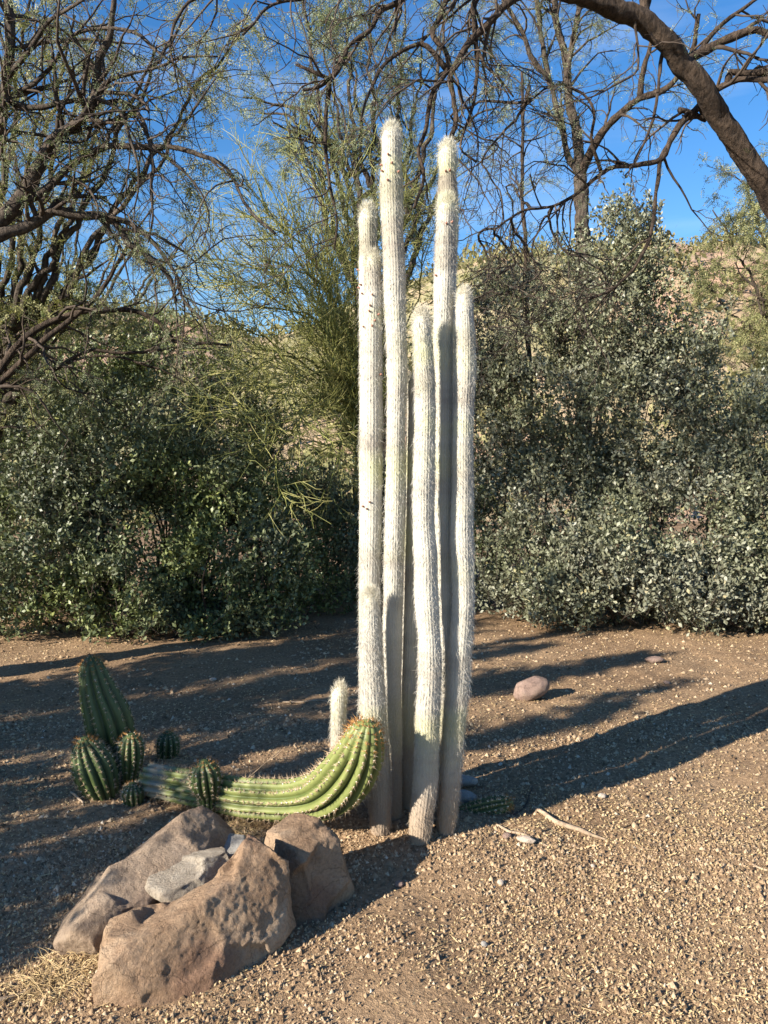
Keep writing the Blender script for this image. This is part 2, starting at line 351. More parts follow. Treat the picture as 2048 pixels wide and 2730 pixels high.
# ------------------------------------------------------------------ hills behind
def hill_z(x, y):
    p = np.stack([x, y, 0 * x], -1)
    r = np.clip((y - 16) / 55.0, 0, 1); r = r * r * (3 - 2 * r)
    crest = 17.5 + 3.2 * np.tanh(x / 14) - 4.5 * np.exp(-((x + 8) / 10.0) ** 2) + 2.2 * fbm(p, 0.035, 8, 3)
    return r * crest + r * 1.0 * fbm(p, 0.16, 4, 4) - 0.3
hx, hy = np.meshgrid(np.linspace(-160, 170, 190), np.concatenate([np.linspace(15, 80, 110), np.linspace(83, 300, 20)]))
hill = tri_mesh('hill', np.stack([hx, hy, hill_z(hx, hy)], -1), grid_tris(130, 190, False), M['hill'])
structure(hill); hill['label'] = 'sunlit desert hillside of pale rock and yellow green scrub'
r_ = rng(77); s = Soup()
n = 2300
bx = r_.uniform(-48, 55, n); by = r_.uniform(17, 72, n); bz = hill_z(bx, by)
sz = r_.uniform(0.35, 1.3, n)
k = 24
c = np.stack([bx, by, bz], -1)[:, None] + norm(r_.normal(size=(n, k, 3))) * np.array([1, 1, 0.8]) * (sz[:, None, None] * r_.uniform(0.3, 1, (n, k, 1))) + np.array([0, 0, 0.35]) * sz[:, None, None]
d = norm(r_.normal(size=(n * k, 3)) + np.array([0, 0, 0.8])); nn = norm(r_.normal(size=(n * k, 3)))
s.leaves(c.reshape(-1, 3), d, nn, np.repeat(sz, k) * 0.46, np.repeat(sz, k) * 0.20, False)
o = s.mesh('hillside_scrub', M['scrub'], None, False); tag(stuff(o), 'yellow green scrub covering the hillside behind the trees', 'scrub')
origin_to(o, (0, 40, float(hill_z(np.array([0.0]), np.array([40.0]))[0])))

# ------------------------------------------------------------------ rocks
def rock_mesh(name, hulls, material, voxel, amp, seed, sm=2, parent=None, chisel=0):
    bm = bmesh.new()
    for pts in hulls:
        vs_ = [bm.verts.new(p) for p in pts]
        bmesh.ops.convex_hull(bm, input=vs_)
        loose = [v for v in bm.verts if not v.link_faces]
        bmesh.ops.delete(bm, geom=loose, context='VERTS')
    me = bpy.data.meshes.new('tmp'); bm.to_mesh(me); bm.free()
    o = bpy.data.objects.new('tmp', me); COL.objects.link(o)
    md = o.modifiers.new('r', 'REMESH'); md.mode = 'VOXEL'; md.voxel_size = voxel
    if sm:
        ms = o.modifiers.new('s', 'SMOOTH'); ms.iterations = sm; ms.factor = 0.5
    dg = bpy.context.evaluated_depsgraph_get(); ev = o.evaluated_get(dg); m2 = ev.to_mesh()
    V = np.empty(len(m2.vertices) * 3, np.float32); m2.vertices.foreach_get('co', V); V = V.reshape(-1, 3).astype(float)
    Nn = np.empty(len(m2.vertices) * 3, np.float32); m2.vertices.foreach_get('normal', Nn); Nn = Nn.reshape(-1, 3)
    m2.calc_loop_triangles(); T = np.empty(len(m2.loop_triangles) * 3, np.int32); m2.loop_triangles.foreach_get('vertices', T)
    ev.to_mesh_clear(); bpy.data.objects.remove(o); bpy.data.meshes.remove(me)
    f = 0.35 / amp if amp < 0.02 else 9.0
    q = V + 0.03 * np.stack([vnoise(V, 8, seed + 5), vnoise(V, 8, seed + 6), vnoise(V, 8, seed + 7)], -1)
    big = min(1.0, amp / 0.010); dn = 0.9 * fbm(q, 7.0, seed, 2) - big * 0.45 * np.clip(vnoise(q, 9.0, seed + 13) - 0.15, 0, 0.5) - big * 0.9 * np.clip(0.10 - np.abs(vnoise(q, 4.5, seed + 17)), 0, 0.10) * 10 + 0.55 * (1 - 2 * np.abs(vnoise(q, 13.0, seed + 2))) + 0.12 * np.round(2.5 * vnoise(q, 16, seed + 9)) / 2.5 + 0.42 * fbm(V, 42.0, seed + 3, 2)
    V = V + Nn * (amp * dn)[:, None]
    if chisel:                              # break the skin into flat fracture planes with sharp edges
        rc = rng(seed + 500); idx = [int(rc.integers(len(V)))]; dist = np.full(len(V), 1e9)
        feat = np.concatenate([V + 0.02 * np.stack([vnoise(V, 11, seed + 31), vnoise(V, 11, seed + 32), vnoise(V, 11, seed + 33)], -1), Nn * 0.11], 1)
        lab = np.zeros(len(V), int)
        for kk in range(chisel):
            d2 = ((feat - feat[idx[-1]]) ** 2).sum(1); lab = np.where(d2 < dist, kk, lab); dist = np.minimum(dist, d2)
            pr = dist * rc.uniform(0.2, 1.0, len(V)); idx.append(int(pr.argmax()))
        for kk in range(chisel):
            mk = lab == kk
            if mk.sum() < 12: continue
            c_k = V[mk].mean(0); n_k = norm(Nn[mk].mean(0)); n_k = norm(n_k + 0.10 * rc.normal(size=3))
            h_k = (V[mk] - c_k) @ n_k
            V[mk] -= n_k * (h_k * 0.80)[:, None]
        E_ = T.reshape(-1, 3); E_ = np.concatenate([E_[:, [0, 1]], E_[:, [1, 2]], E_[:, [2, 0]]])
        for it in range(3):                 # soften the voxel steps along the fracture edges
            ac = np.zeros_like(V); ct_ = np.zeros(len(V)); np.add.at(ac, E_[:, 0], V[E_[:, 1]]); np.add.at(ct_, E_[:, 0], 1)
            V = V * 0.5 + 0.5 * ac / np.maximum(ct_, 1)[:, None]
        V = V + Nn * (amp * (0.34 * fbm(V, 26.0, seed + 41, 2) + 0.16 * fbm(V, 80.0, seed + 43, 2)))[:, None]
    return tri_mesh(name, V, T.reshape(-1, 3), material, parent, True)

low = lambda x, y: np.array([x, y, -0.07])
def g0(x, y): p = G(x, y); p[2] = -0.07; return p
front = [g0(250, 2697), g0(450, 2682), g0(560, 2640), P(238, 2510, 2.22), P(240, 2600, 2.13), P(310, 2540, 2.15), P(432, 2548, 2.15), P(500, 2450, 2.24),
         P(470, 2425, 2.36), P(425, 2408, 2.38), P(365, 2408, 2.40), P(300, 2450, 2.35), low(-0.66, 2.50), low(-0.86, 2.50)]
mid_ = [g0(450, 2682), g0(600, 2625), g0(679, 2573), P(400, 2545, 2.16), P(524, 2432, 2.26), P(605, 2378, 2.34), P(650, 2330, 2.42), P(585, 2312, 2.45), P(525, 2358, 2.41), P(450, 2410, 2.38), P(690, 2420, 2.36), low(-0.44, 2.58), low(-0.7, 2.50)]
end_ = [g0(600, 2625), g0(679, 2573), g0(740, 2542), P(590, 2385, 2.34), P(690, 2330, 2.42), P(738, 2262, 2.48), P(690, 2208, 2.58), P(655, 2225, 2.59), P(625, 2262, 2.53), P(585, 2312, 2.45), P(786, 2385, 2.50), P(770, 2475, 2.46), P(744, 2300, 2.50), low(-0.40, 2.66), low(-0.55, 2.58)]
knob = [P(430, 2545, 2.15), P(480, 2510, 2.14), P(540, 2570, 2.16), P(470, 2640, 2.07), g0(440, 2690), g0(560, 2650), P(620, 2480, 2.25), low(-0.6, 2.35)]
floor_ = [low(-0.95, 2.42), low(-0.40, 2.66), low(-0.55, 2.92), low(-0.8, 2.9), np.array([-0.88, 2.44, .06]), np.array([-0.46, 2.62, .07]), np.array([-0.56, 2.80, .10]), np.array([-0.78, 2.74, .06])]
b1 = rock_mesh('boulder', [front, mid_, end_, floor_], M['rock_tan'], 0.0058, 0.0095, 11, 1, None, 26)
origin_to(b1, (-0.6, 2.35, 0)); tag(b1, 'large tan brown boulder with a hollow top holding a loose fragment', 'rock')
slab = [P(549, 2143, 2.88), P(587, 2152, 2.87), P(590, 2222, 2.78), P(457, 2186, 2.82), P(346, 2250, 2.70), P(247, 2349, 2.53), P(152, 2448, 2.41), P(150, 2475, 2.36),
        P(395, 2280, 2.62), P(318, 2372, 2.46), P(258, 2495, 2.29), g0(160, 2530), g0(225, 2552), low(-1.08, 2.62), low(-0.72, 3.02), low(-0.56, 2.94), low(-0.60, 2.74), P(440, 2300, 2.66), P(545, 2240, 2.75)]
b2 = rock_mesh('boulder', [slab], M['rock_slab'], 0.0060, 0.0075, 23, 1, None, 16)
origin_to(b2, (-0.8, 2.65, 0)); tag(b2, 'long sloping grey brown rock slab behind the hollow boulder', 'rock')
frag = [P(376, 2340, 2.55), P(420, 2315, 2.62), P(524, 2266, 2.69), P(592, 2250, 2.71), P(603, 2274, 2.64), P(530, 2292, 2.60), P(484, 2372, 2.49), P(428, 2388, 2.46), P(385, 2366, 2.50),
        np.array([-0.80, 2.52, 0.05]), np.array([-0.66, 2.46, 0.05]), np.array([-0.50, 2.62, 0.06]), np.array([-0.55, 2.72, 0.06])]
b3 = rock_mesh('rock_fragment', [frag], M['rock_grey'], 0.0045, 0.004, 31, 0, None, 10)
origin_to(b3, (-0.66, 2.55, 0.06)); tag(b3, 'angular pale grey rock fragment lying in the boulder hollow', 'rock')
rb = [P(712, 2212, 2.70), P(760, 2182, 2.76), P(796, 2160, 2.80), P(864, 2190, 2.77), P(907, 2227, 2.74), P(911, 2302, 2.68), P(884, 2400, 2.62), g0(850, 2440), g0(800, 2455),
      P(740, 2245, 2.62), P(800, 2262, 2.59), P(822, 2340, 2.565), P(756, 2420, 2.56), low(-0.42, 2.88), low(-0.14, 2.86), low(-0.10, 2.70), low(-0.36, 2.62)]
b4 = rock_mesh('boulder', [rb], M['rock_tan'], 0.0056, 0.0085, 47, 1, None, 17)
origin_to(b4, (-0.26, 2.7, 0)); tag(b4, 'upright brown boulder propping up the bent green cactus', 'rock')
gs = [P(590, 2222, 2.86), P(650, 2228, 2.84), P(660, 2262, 2.76), P(600, 2270, 2.76), low(-0.6, 2.9), low(-0.44, 2.9), low(-0.46, 2.72), low(-0.6, 2.74)]
b5 = rock_mesh('rock_fragment', [gs], M['rock_blue'], 0.006, 0.006, 53, 1)
origin_to(b5, (-0.52, 2.8, 0)); tag(b5, 'small blue grey stone wedged between boulders below the cactus', 'rock')

def stone(name, x, y, w, h, dpt, material, label, seed, rz=0.0, tilt=0.0, amp=0.05, vox=None, group=None):
    """a rounded stone sitting on the ground at pixel (x, y); sizes in metres"""
    c = G(x, y); u = rng(seed).normal(size=(60, 3)); u = norm(u)
    u[:, 0] *= w / 2; u[:, 1] *= dpt / 2; u[:, 2] *= h / 2
    ct, st = math.cos(tilt), math.sin(tilt); u = u @ np.array([[ct, 0, -st], [0, 1, 0], [st, 0, ct]])
    cz, sz_ = math.cos(rz), math.sin(rz); u = u @ np.array([[cz, sz_, 0], [-sz_, cz, 0], [0, 0, 1]])
    zc = -u[:, 2].min() * 0.80 + gz_at(c[0], c[1])
    o = rock_mesh(name, [[p + np.array([c[0], c[1] + dpt * 0.3, zc]) for p in u]], material, vox or max(w / 34, 0.0022), w * amp * 0.35, seed, 4)
    origin_to(o, (c[0], c[1] + dpt * 0.3, zc - h * 0.4))
    return tag(o, label, 'rock', group)
stone('cobble', 1420, 1866, 0.265, 0.155, 0.17, M['rock_pink'], 'smooth oval pinkish cobble alone on the shaded ground', 5, 0.15, -0.32, 0.02)
stone('stone', 1236, 2140, 0.14, 0.06, 0.09, M['rock_blue'], 'pale blue grey stone beside the right column base', 6, 0.1, 0.1, 0.05)
stone('stone', 1240, 2098, 0.14, 0.06, 0.10, M['rock_blue'], 'dark grey stone half hidden behind the right column', 7, -0.1, 0.0, 0.05)
stone('stone', 1404, 2246, 0.085, 0.028, 0.04, M['rock_pale'], 'flat pale chip of rock under the thin fallen stick', 8, -0.4, 0.0, 0.08)
stone('stone', 1354, 2232, 0.045, 0.025, 0.035, M['rock_pink'], 'small pinkish stone at the end of the thin stick', 9, 0.5, 0, 0.08)
stone('stone', 1064, 2345, 0.036, 0.024, 0.03, M['rock_pink'], 'little orange brown stone in front of the columns', 10, 0, 0, 0.08)
stone('stone', 1336, 2348, 0.030, 0.026, 0.026, M['rock_pale'], 'little upright pale stone on the sunlit gravel', 12, 0.3, 0.5, 0.08)
stone('stone', 1607, 2117, 0.042, 0.026, 0.03, M['rock_pale'], 'small whitish stone at the lower edge of the long shadow', 13, 0.1, 0, 0.08)
stone('stone', 1748, 1762, 0.16, 0.055, 0.09, M['rock_pink'], 'low flat brown stone near the foot of the right bush', 14, 0.1, 0, 0.06)
stone('stone', 567, 1812, 0.055, 0.025, 0.04, M['rock_pale'], 'flat cream stone on the striped shade by the left bush', 15, 0.1, 0, 0.06)
stone('stone', 1292, 2508, 0.026, 0.018, 0.02, M['rock_blue'], 'tiny grey pebble bedded in the foreground gravel', 16, 0.1, 0.4, 0.06)
stone('stone', 1582, 2300, 0.022, 0.015, 0.018, M['rock_pale'], 'tiny white pebble below the thick fallen stick', 17, 0.1, 0.4, 0.06)
stone('stone', 1780, 1822, 0.05, 0.03, 0.04, M['rock_pink'], 'small reddish stone just above the long shadow', 18, 0.1, 0.2, 0.06)

# ------------------------------------------------------------------ silver torch columns
def column(rows, Y, label, seed, base_z=None, hairs=16000, buds=(), tipcol=0.5, long_hair=1.0, ydrift=0.0, shade_bands=()):
    hairs = int(hairs * 0.88)
    rows = sorted(rows)                                     # top first: (pixel y, centre x, width)
    ys = np.array([r[0] for r in rows], float); xs = np.array([r[1] for r in rows], float); ws = np.array([r[2] for r in rows], float)
    pts = []; rad = []
    for y, x, w in rows:
        p = P(x, y, Y); pts.append(p); rad.append(w * 0.5 * (Y / F) - 0.0035)
    pts = np.array(pts)[::-1]; rad = np.array(rad)[::-1]
    if pts[0, 2] > -0.03:                                   # carry the foot into the soil
        pts = np.vstack([[pts[0, 0], pts[0, 1], -0.05], pts]); rad = np.concatenate([[rad[0] * 0.92], rad])
    Lz = pts[:, 2]; top = Lz[-1]
    n = max(30, int(top / 0.018)); z = np.linspace(Lz[0], top, n)
    sx = smooth_poly(np.stack([pts[:, 0], pts[:, 2], rad], -1), 600)
    X = np.interp(z, sx[:, 1], sx[:, 0]); Rr = np.interp(z, sx[:, 1], sx[:, 2])
    rg = rng(seed)
    q = np.stack([z * 0, z * 0, z], -1)
    Rr = Rr * (1 + 0.045 * vnoise(q, 9, seed) + 0.025 * vnoise(q, 23, seed + 1))
    cap = Rr[-1] * 1.9; u = np.clip((top - z) / cap, 0, 1); Rr = Rr * np.sqrt(np.clip(1 - (1 - u) ** 2.2, 0.02, 1))
    Yc = Y + 0.011 * vnoise(q, 1.7, seed + 4) + ydrift * (z / max(top, 1e-3))
    nr = 24; m = nr * 3; th = np.linspace(0, 2 * np.pi, m, endpoint=False) + seed
    prof = 1 - 0.07 * np.abs(np.sin(nr * (th - seed) / 2)) ** 0.8
    C = np.stack([X, Yc, z], -1)
    V = C[:, None] + np.stack([np.cos(th), np.sin(th), 0 * th], -1)[None] * (Rr[:, None] * prof[None])[..., None]
    root = thing('silver_torch_cactus', label, 'cactus', (X[0], Y, 0.0), 'silver torch cactus columns in the clump')
    tipw = np.clip(1 - (top - z) / 0.10, 0, 1) * tipcol
    def shade_bandw(zz):  # strength of the painted grey shade by height
        w_ = np.zeros_like(zz)
        for (by0, bh, bs_) in shade_bands:
            zc = P(rows[0][1], by0, Y)[2]; w_ = np.maximum(w_, bs_ * np.exp(-(((zz - zc) / (bh * Y / F)) ** 4)))
        return w_
    tri_mesh('stem', V, grid_tris(n, m), M['silver'], root, True, {'t': np.repeat(z, m), 'tip': np.repeat(tipw, m), 'band': np.repeat(shade_bandw(z), m)})
    # woolly hair-like spines
    hz = rg.uniform(0, top, hairs)
    k = int(hairs * 0.07); hz[:k] = top - np.abs(rg.normal(0, 0.035, k))            # thick tuft on the tip
    hz = np.clip(hz, 0.002, top - 0.001)
    r = np.interp(hz, z, Rr); ri = rg.integers(0, nr, hairs); a = seed + ri * 2 * np.pi / nr + rg.normal(0, 0.055, hairs)
    rad_d = np.stack([np.cos(a), np.sin(a), 0 * a], -1); tan_d = np.stack([-np.sin(a), np.cos(a), 0 * a], -1)
    p0 = np.stack([np.interp(hz, z, X), np.interp(hz, z, Yc), hz], -1) + rad_d * (r * 0.985)[:, None]
    near = np.clip(1 - (top - hz) / 0.07, 0, 1)                 # closeness to the tip
    flow = 0.5 * vnoise(p0, 14, seed + 8) + 0.35 * vnoise(p0, 40, seed + 9)
    up = np.array([0, 0, 1.0])
    zdir = -0.85 + 0.55 * rg.normal(size=hairs) + 2.6 * near + 0.9 * np.clip(0.35 - hz, 0, 0.35)
    d0 = norm(rad_d * (0.29 + 0.08 * near)[:, None] + tan_d * (flow + 0.35 * rg.normal(size=hairs))[:, None] + up * (zdir * 0.75)[:, None])
    Ls = rg.gamma(4.0, 0.0034, hairs) * long_hair * (1 + 0.8 * near) * (1 + 0.5 * vnoise(p0, 6, seed + 2)) * np.clip(0.55 + hz * 1.2, 0.55, 1)
    Ls = np.clip(Ls, 0.006, 0.042)
    lg = (rg.uniform(size=hairs) < 0.07) & (near < 0.1) & (hz < top - 0.12); Ls = np.where(lg, Ls * 2.1, Ls)       # stray long wavy strands
    d0 = np.where(lg[:, None], norm(rad_d * 0.22 + tan_d * (1.6 * flow + 0.2 * rg.normal(size=hairs))[:, None] + up * (-0.9 + 1.8 * near)[:, None]), d0)
    d1 = norm(d0 + up * (-0.75 * (1 - near) + 0.25 * near)[:, None] + tan_d * (flow * 0.8 + 0.3 * rg.normal(size=hairs))[:, None])
    p1 = p0 + d0 * (Ls * 0.45)[:, None]; p2 = p1 + d1 * (Ls * 0.55)[:, None]
    sd = norm(np.cross(d0, rg.normal(size=(hairs, 3)))); w = (rg.uniform(0.00035, 0.00062, hairs) * np.where(lg, 1.2, 0.95))[:, None]
    HV = np.stack([p0, p1 - sd * w, p1 + sd * w, p2], 1).reshape(-1, 3)
    t = np.array([[0, 2, 1], [1, 2, 3]])
    HT = (t[None] + (np.arange(hairs) * 4)[:, None, None]).reshape(-1, 3)
    stuff(tri_mesh('woolly_spines', HV, HT, M['silver_hair'], root, False, {'t': np.repeat(hz, 4), 'tip': np.repeat(near * tipcol, 4), 'band': np.repeat(shade_bandw(hz), 4)}))
    for (bx_, by_) in buds:
        pz = P(bx_, by_, Y); rr = np.interp(pz[2], z, Rr); xc = np.interp(pz[2], z, X); yc = np.interp(pz[2], z, Yc)
        dx = np.clip((pz[0] - xc) / (rr + 0.004), -0.98, 0.98); dy = -math.sqrt(1 - dx * dx)
        b = np.array([xc + dx * (rr - 0.004), yc + dy * (rr - 0.004), pz[2]]); dd = np.array([dx, dy, 0.25])
        sp_ = Soup(); sp_.tube([b, b + dd * 0.006, b + dd * 0.012, b + dd * 0.015], [0.003, 0.0046, 0.004, 0.0012], 7)
        sp_.mesh('flower_bud', M['bud'], root)
    return root
column([(550, 981, 44), (585, 981, 51), (640, 981, 48), (700, 983, 54), (800, 984, 56), (1000, 986, 58), (1300, 985, 58), (1600, 984, 57), (1850, 985, 56), (2120, 990, 54)], 3.41,
       'silver torch column whose woolly tip pokes up just behind the smaller left tip', 1, hairs=20000, buds=[(955, 722), (962, 764), (966, 788), (957, 770)], tipcol=0.3, shade_bands=[(655, 26, .65), (610, 14, .4)])
column([(672, 995, 38), (720, 995, 46), (790, 995, 51), (860, 991, 60), (1000, 990, 64), (1100, 990, 66), (1300, 990, 64), (1400, 990, 62), (1500, 988, 60), (1650, 987, 58), (1850, 992, 56), (2150, 1005, 54)], 3.31,
       'silver torch column speckled with red buds, second tallest on the left', 2, hairs=24000,
       buds=[(993, 792), (987, 820), (1010, 843), (970, 876), (993, 874), (1015, 1001), (968, 1350), (978, 1356), (986, 1338), (1000, 860), (985, 835)], tipcol=0.35, shade_bands=[(738, 34, .6), (1000, 30, .2)])
column([(1576, 987, 36), (1600, 988, 44), (1650, 988, 57), (1750, 990, 66), (1850, 994, 71), (1930, 998, 72), (2000, 1006, 68), (2100, 1012, 67), (2190, 1014, 62), (2216, 1014, 56)], 3.14,
       'stout half height silver torch column behind the green cactus tip', 3, hairs=20000, tipcol=0.5, long_hair=1.25)
column([(333, 1044, 46), (370, 1044, 54), (430, 1044, 53), (480, 1043, 60), (560, 1045, 64), (620, 1047, 60), (700, 1051, 61), (800, 1053, 61), (900, 1057, 58), (1000, 1059, 56), (1100, 1057, 53), (1200, 1055, 53), (1300, 1054, 54),
        (1400, 1052, 55), (1500, 1050, 55), (1600, 1048, 55), (1660, 1046, 53), (1750, 1047, 52), (1850, 1048, 50), (2000, 1049, 50), (2150, 1050, 48)], 3.27,
       'tallest silver torch column of the clump', 4, hairs=32000, buds=[(1035, 423), (1017, 446), (1045, 446), (1019, 464), (1062, 468), (1034, 492)], tipcol=0.35, shade_bands=[(520, 45, .45), (610, 30, .55), (690, 50, .4), (770, 20, .3)])
column([(379, 1196, 38), (420, 1194, 51), (460, 1194, 47), (500, 1194, 55), (560, 1195, 58), (620, 1196, 56), (700, 1192, 55), (800, 1190, 55), (1000, 1190, 55), (1400, 1190, 55), (1800, 1192, 54), (2150, 1192, 52)], 3.32,
       'tall silver torch column with painted grey shade, topped by white wool, second in height', 5, hairs=26000, buds=[(1187, 464), (1198, 462)], tipcol=0.3, shade_bands=[(492, 34, .9), (540, 14, .5)])
column([(529, 1196, 36), (560, 1190, 50), (590, 1188, 50), (650, 1187, 57), (700, 1186, 59), (750, 1185, 60), (800, 1183, 56), (900, 1181, 56), (1000, 1183, 55), (1100, 1183, 56), (1300, 1181, 56), (1500, 1182, 56), (1700, 1186, 54), (2000, 1190, 52), (2170, 1190, 50)], 3.19,
       'silver torch column with its tip in front of the one with painted grey shade', 6, hairs=28000, buds=[(1188, 606), (1203, 601), (1161, 741)], tipcol=0.45, shade_bands=[(615, 22, .4), (650, 16, .55), (700, 34, .55)])
column([(828, 1126, 34), (870, 1124, 49), (900, 1127, 50), (950, 1129, 55), (1000, 1132, 58), (1100, 1134, 58), (1200, 1132, 60), (1300, 1130, 62), (1400, 1130, 63), (1500, 1136, 66), (1560, 1136, 68), (1650, 1141, 67), (1700, 1145, 64), (1800, 1146, 68),
        (1900, 1141, 70), (2000, 1138, 69), (2100, 1133, 71), (2180, 1123, 70), (2240, 1119, 62)], 3.06,
       'foremost silver torch column with a wavy outline and brown foot', 7, hairs=30000, tipcol=0.55, long_hair=1.1)
column([(773, 1238, 36), (820, 1238, 50), (850, 1239, 50), (900, 1240, 57), (1000, 1240, 60), (1100, 1236, 58), (1200, 1234, 59), (1300, 1234, 61), (1400, 1232, 65), (1500, 1234, 63), (1600, 1236, 62), (1700, 1230, 63), (1750, 1226, 64), (1850, 1219, 66),
        (1950, 1209, 65), (2050, 1202, 62), (2150, 1194, 57), (2215, 1188, 52)], 3.13,
       'shaded silver torch column bowed outward on the pebble side of the clump', 8, hairs=30000, tipcol=0.5, long_hair=1.15, shade_bands=[(905, 26, .4), (1050, 40, .3), (1250, 60, .25)])
column([(1003, 1099, 30), (1030, 1104, 42), (1100, 1107, 48), (1300, 1105, 52), (1650, 1096, 54), (1900, 1090, 54), (2100, 1086, 54), (2170, 1085, 52)], 3.37,
       'slender silver torch column squeezed between the tallest and the foremost', 9, hairs=20000, tipcol=0.4)
column([(1825, 909, 30), (1850, 905, 46), (1900, 903, 46), (1950, 902, 44), (2000, 901, 42), (2100, 901, 42), (2160, 901, 40)], 3.32,
       'very short young silver torch column with bristly cream tip', 10, hairs=9000, tipcol=0.6, long_hair=1.0)

# ------------------------------------------------------------------ green ribbed cacti
def green_cactus(rows, label, material, seed, nr=13, step=0.021, spine_len=0.016, depth=0.22, lying=False, tipn=0.14):
    """rows from foot to tip: world point, radius"""
    c = np.array([r[0] for r in rows], float); rd = np.array([r[1] for r in rows], float)
    full = smooth_poly(np.concatenate([c, rd[:, None]], 1), 400)
    seg = np.concatenate([[0], np.cumsum(np.linalg.norm(np.diff(full[:, :3], axis=0), axis=1))]); L = seg[-1]
    n = max(24, int(L / 0.009)); u = np.linspace(0, 1, n); u = 1 - (1 - u) ** 1.25; u = u / u[-1]
    C = np.stack([np.interp(u * L, seg, full[:, i]) for i in range(3)], -1); Rr = np.maximum(np.interp(u * L, seg, full[:, 3]), 0.004)
    T, U, W = frames(C); sub = 8; m = nr * sub; th = np.linspace(0, 2 * np.pi, m, endpoint=False)
    crest = np.abs(np.cos(nr * th / 2)) ** 0.85
    dep = depth * np.clip((1 - u) * 9, 0.35, 1)
    ring = U[:, None] * np.cos(th)[None, :, None] + W[:, None] * np.sin(th)[None, :, None]
    wob = 1 + 0.02 * vnoise(C[:, None] + ring * 0.05, 14, seed)
    rr = Rr[:, None] * (1 - dep[:, None] * (1 - crest[None])) * wob
    V = C[:, None] + ring * rr[..., None]
    root = thing('green_torch_cactus', label, 'cactus', tuple(C[0]))
    Vf = np.vstack([V.reshape(-1, 3), C[0], C[-1] + T[-1] * 0.004]); j = np.arange(m); k = (j + 1) % m; b = n * m
    Tt = np.vstack([grid_tris(n, m), np.stack([np.full(m, b), k, j], -1), np.stack([np.full(m, b + 1), (n - 1) * m + j, (n - 1) * m + k], -1)])
    tri_mesh('stem', Vf, Tt, material, root, True, {'t': np.concatenate([np.repeat(u, m), [0, 1]]), 'rib': np.concatenate([np.tile(crest, n), [0, 1]])})
    rg = rng(seed); AV = Soup(); SP = Soup(); ST = Soup()
    rib_th = np.arange(nr) * 2 * np.pi / nr
    al = []
    sa = 0.004
    while sa < L:                                          # areoles crowd towards the growing tip
        f = 1 - sa / L; st = step * (0.42 + 0.58 * min(1, sa / 0.16)); al.append(L - sa); sa += st
    for q, sl in enumerate(al):
        ui = np.interp(sl, u * L, np.arange(n)); i = int(min(n - 1, round(ui)))
        thj = rib_th; keep = rg.uniform(size=nr) > (0.06 if sl > 0.1 * L else 0.2)
        off = rg.normal(0, 0.004, nr)[:, None] * T[i]
        o_ = U[i] * np.cos(thj)[:, None] + W[i] * np.sin(thj)[:, None]
        p = C[i] + o_ * (Rr[i] * 1.0) + off
        p = p[keep]; o2 = o_[keep]; na = len(p)
        if na == 0: continue
        if p[:, 2].max() < -0.01: continue
        tipf = 1 - (L - sl) / (tipn * L + 1e-6)
        if tipf > 0.86 and q < 2: p = p[::2]; o2 = o2[::2]; na = len(p)
        # wool dot: small octahedron
        e = (0.0036 if sl > 0.55 * L else 0.0022) * rg.uniform(0.8, 1.3, na)[:, None]; t1 = np.broadcast_to(T[i], (na, 3)); t2 = np.cross(o2, t1)
        AVv = np.stack([p + o2 * e, p + t1 * e, p + t2 * e, p - t1 * e, p - t2 * e], 1)
        tt = np.array([[0, 1, 2], [0, 2, 3], [0, 3, 4], [0, 4, 1]])
        AV.add(AVv.reshape(-1, 3), (tt[None] + (np.arange(na) * 5)[:, None, None]).reshape(-1, 3))
        ns = 9
        ph = rg.uniform(0, 2 * np.pi, (na, ns)); tilt = np.where(np.arange(ns) < 7, rg.uniform(0.75, 1.25, (na, ns)), rg.uniform(0.1, 0.5, (na, ns)))
        dirs = o2[:, None] * np.cos(tilt)[..., None] + (t1[:, None] * np.cos(ph)[..., None] + t2[:, None] * np.sin(ph)[..., None]) * np.sin(tilt)[..., None]
        if tipf > 0: dirs = norm(dirs + T[i] * 0.9 * tipf)
        ln = spine_len * rg.uniform(0.6, 1.25, (na, ns)) * np.where(np.arange(ns) < 7, 0.85, 1.35) * (1 + 0.25 * max(tipf, 0))
        w = 0.00115
        s1 = norm(np.cross(dirs, rg.normal(size=dirs.shape))); s2 = np.cross(dirs, s1); pb = p[:, None] + o2[:, None] * 0.001
        Vs = np.stack([pb + s1 * w, pb - s1 * w * .5 + s2 * w * .87, pb - s1 * w * .5 - s2 * w * .87, pb + dirs * ln[..., None]], 2)
        tt = np.array([[0, 1, 3], [1, 2, 3], [2, 0, 3]]); cnt = na * ns
        (ST if tipf > 0.25 else SP).add(Vs.reshape(-1, 3), (tt[None] + (np.arange(cnt) * 4)[:, None, None]).reshape(-1, 3))
    stuff(AV.mesh('areoles', M['areole'], root, False))
    if SP.n: stuff(SP.mesh('spines', M['spine'], root, False))
    if ST.n: o = ST.mesh('tip_spines', M['spine_tip'], root, False); stuff(o); o['label'] = 'orange brown spines crowning the tip'
    return root
def rowpx(data, Y0, Y1=None, extra=None):
    Y1 = Y0 if Y1 is None else Y1; out = []
    for i, (x, y, w) in enumerate(data):
        Y = Y0 + (Y1 - Y0) * i / max(1, len(data) - 1); out.append((P(x, y, Y), w * 0.5 * Y / F))
    return out
def upright(data, Y0, Y1=None, **k):
    rows = rowpx(data, Y0, Y1); p, r = rows[0]
    q = p.copy(); q[2] = -0.04
    if p[2] > 0: rows = [(q, r * 0.85)] + rows
    return rows
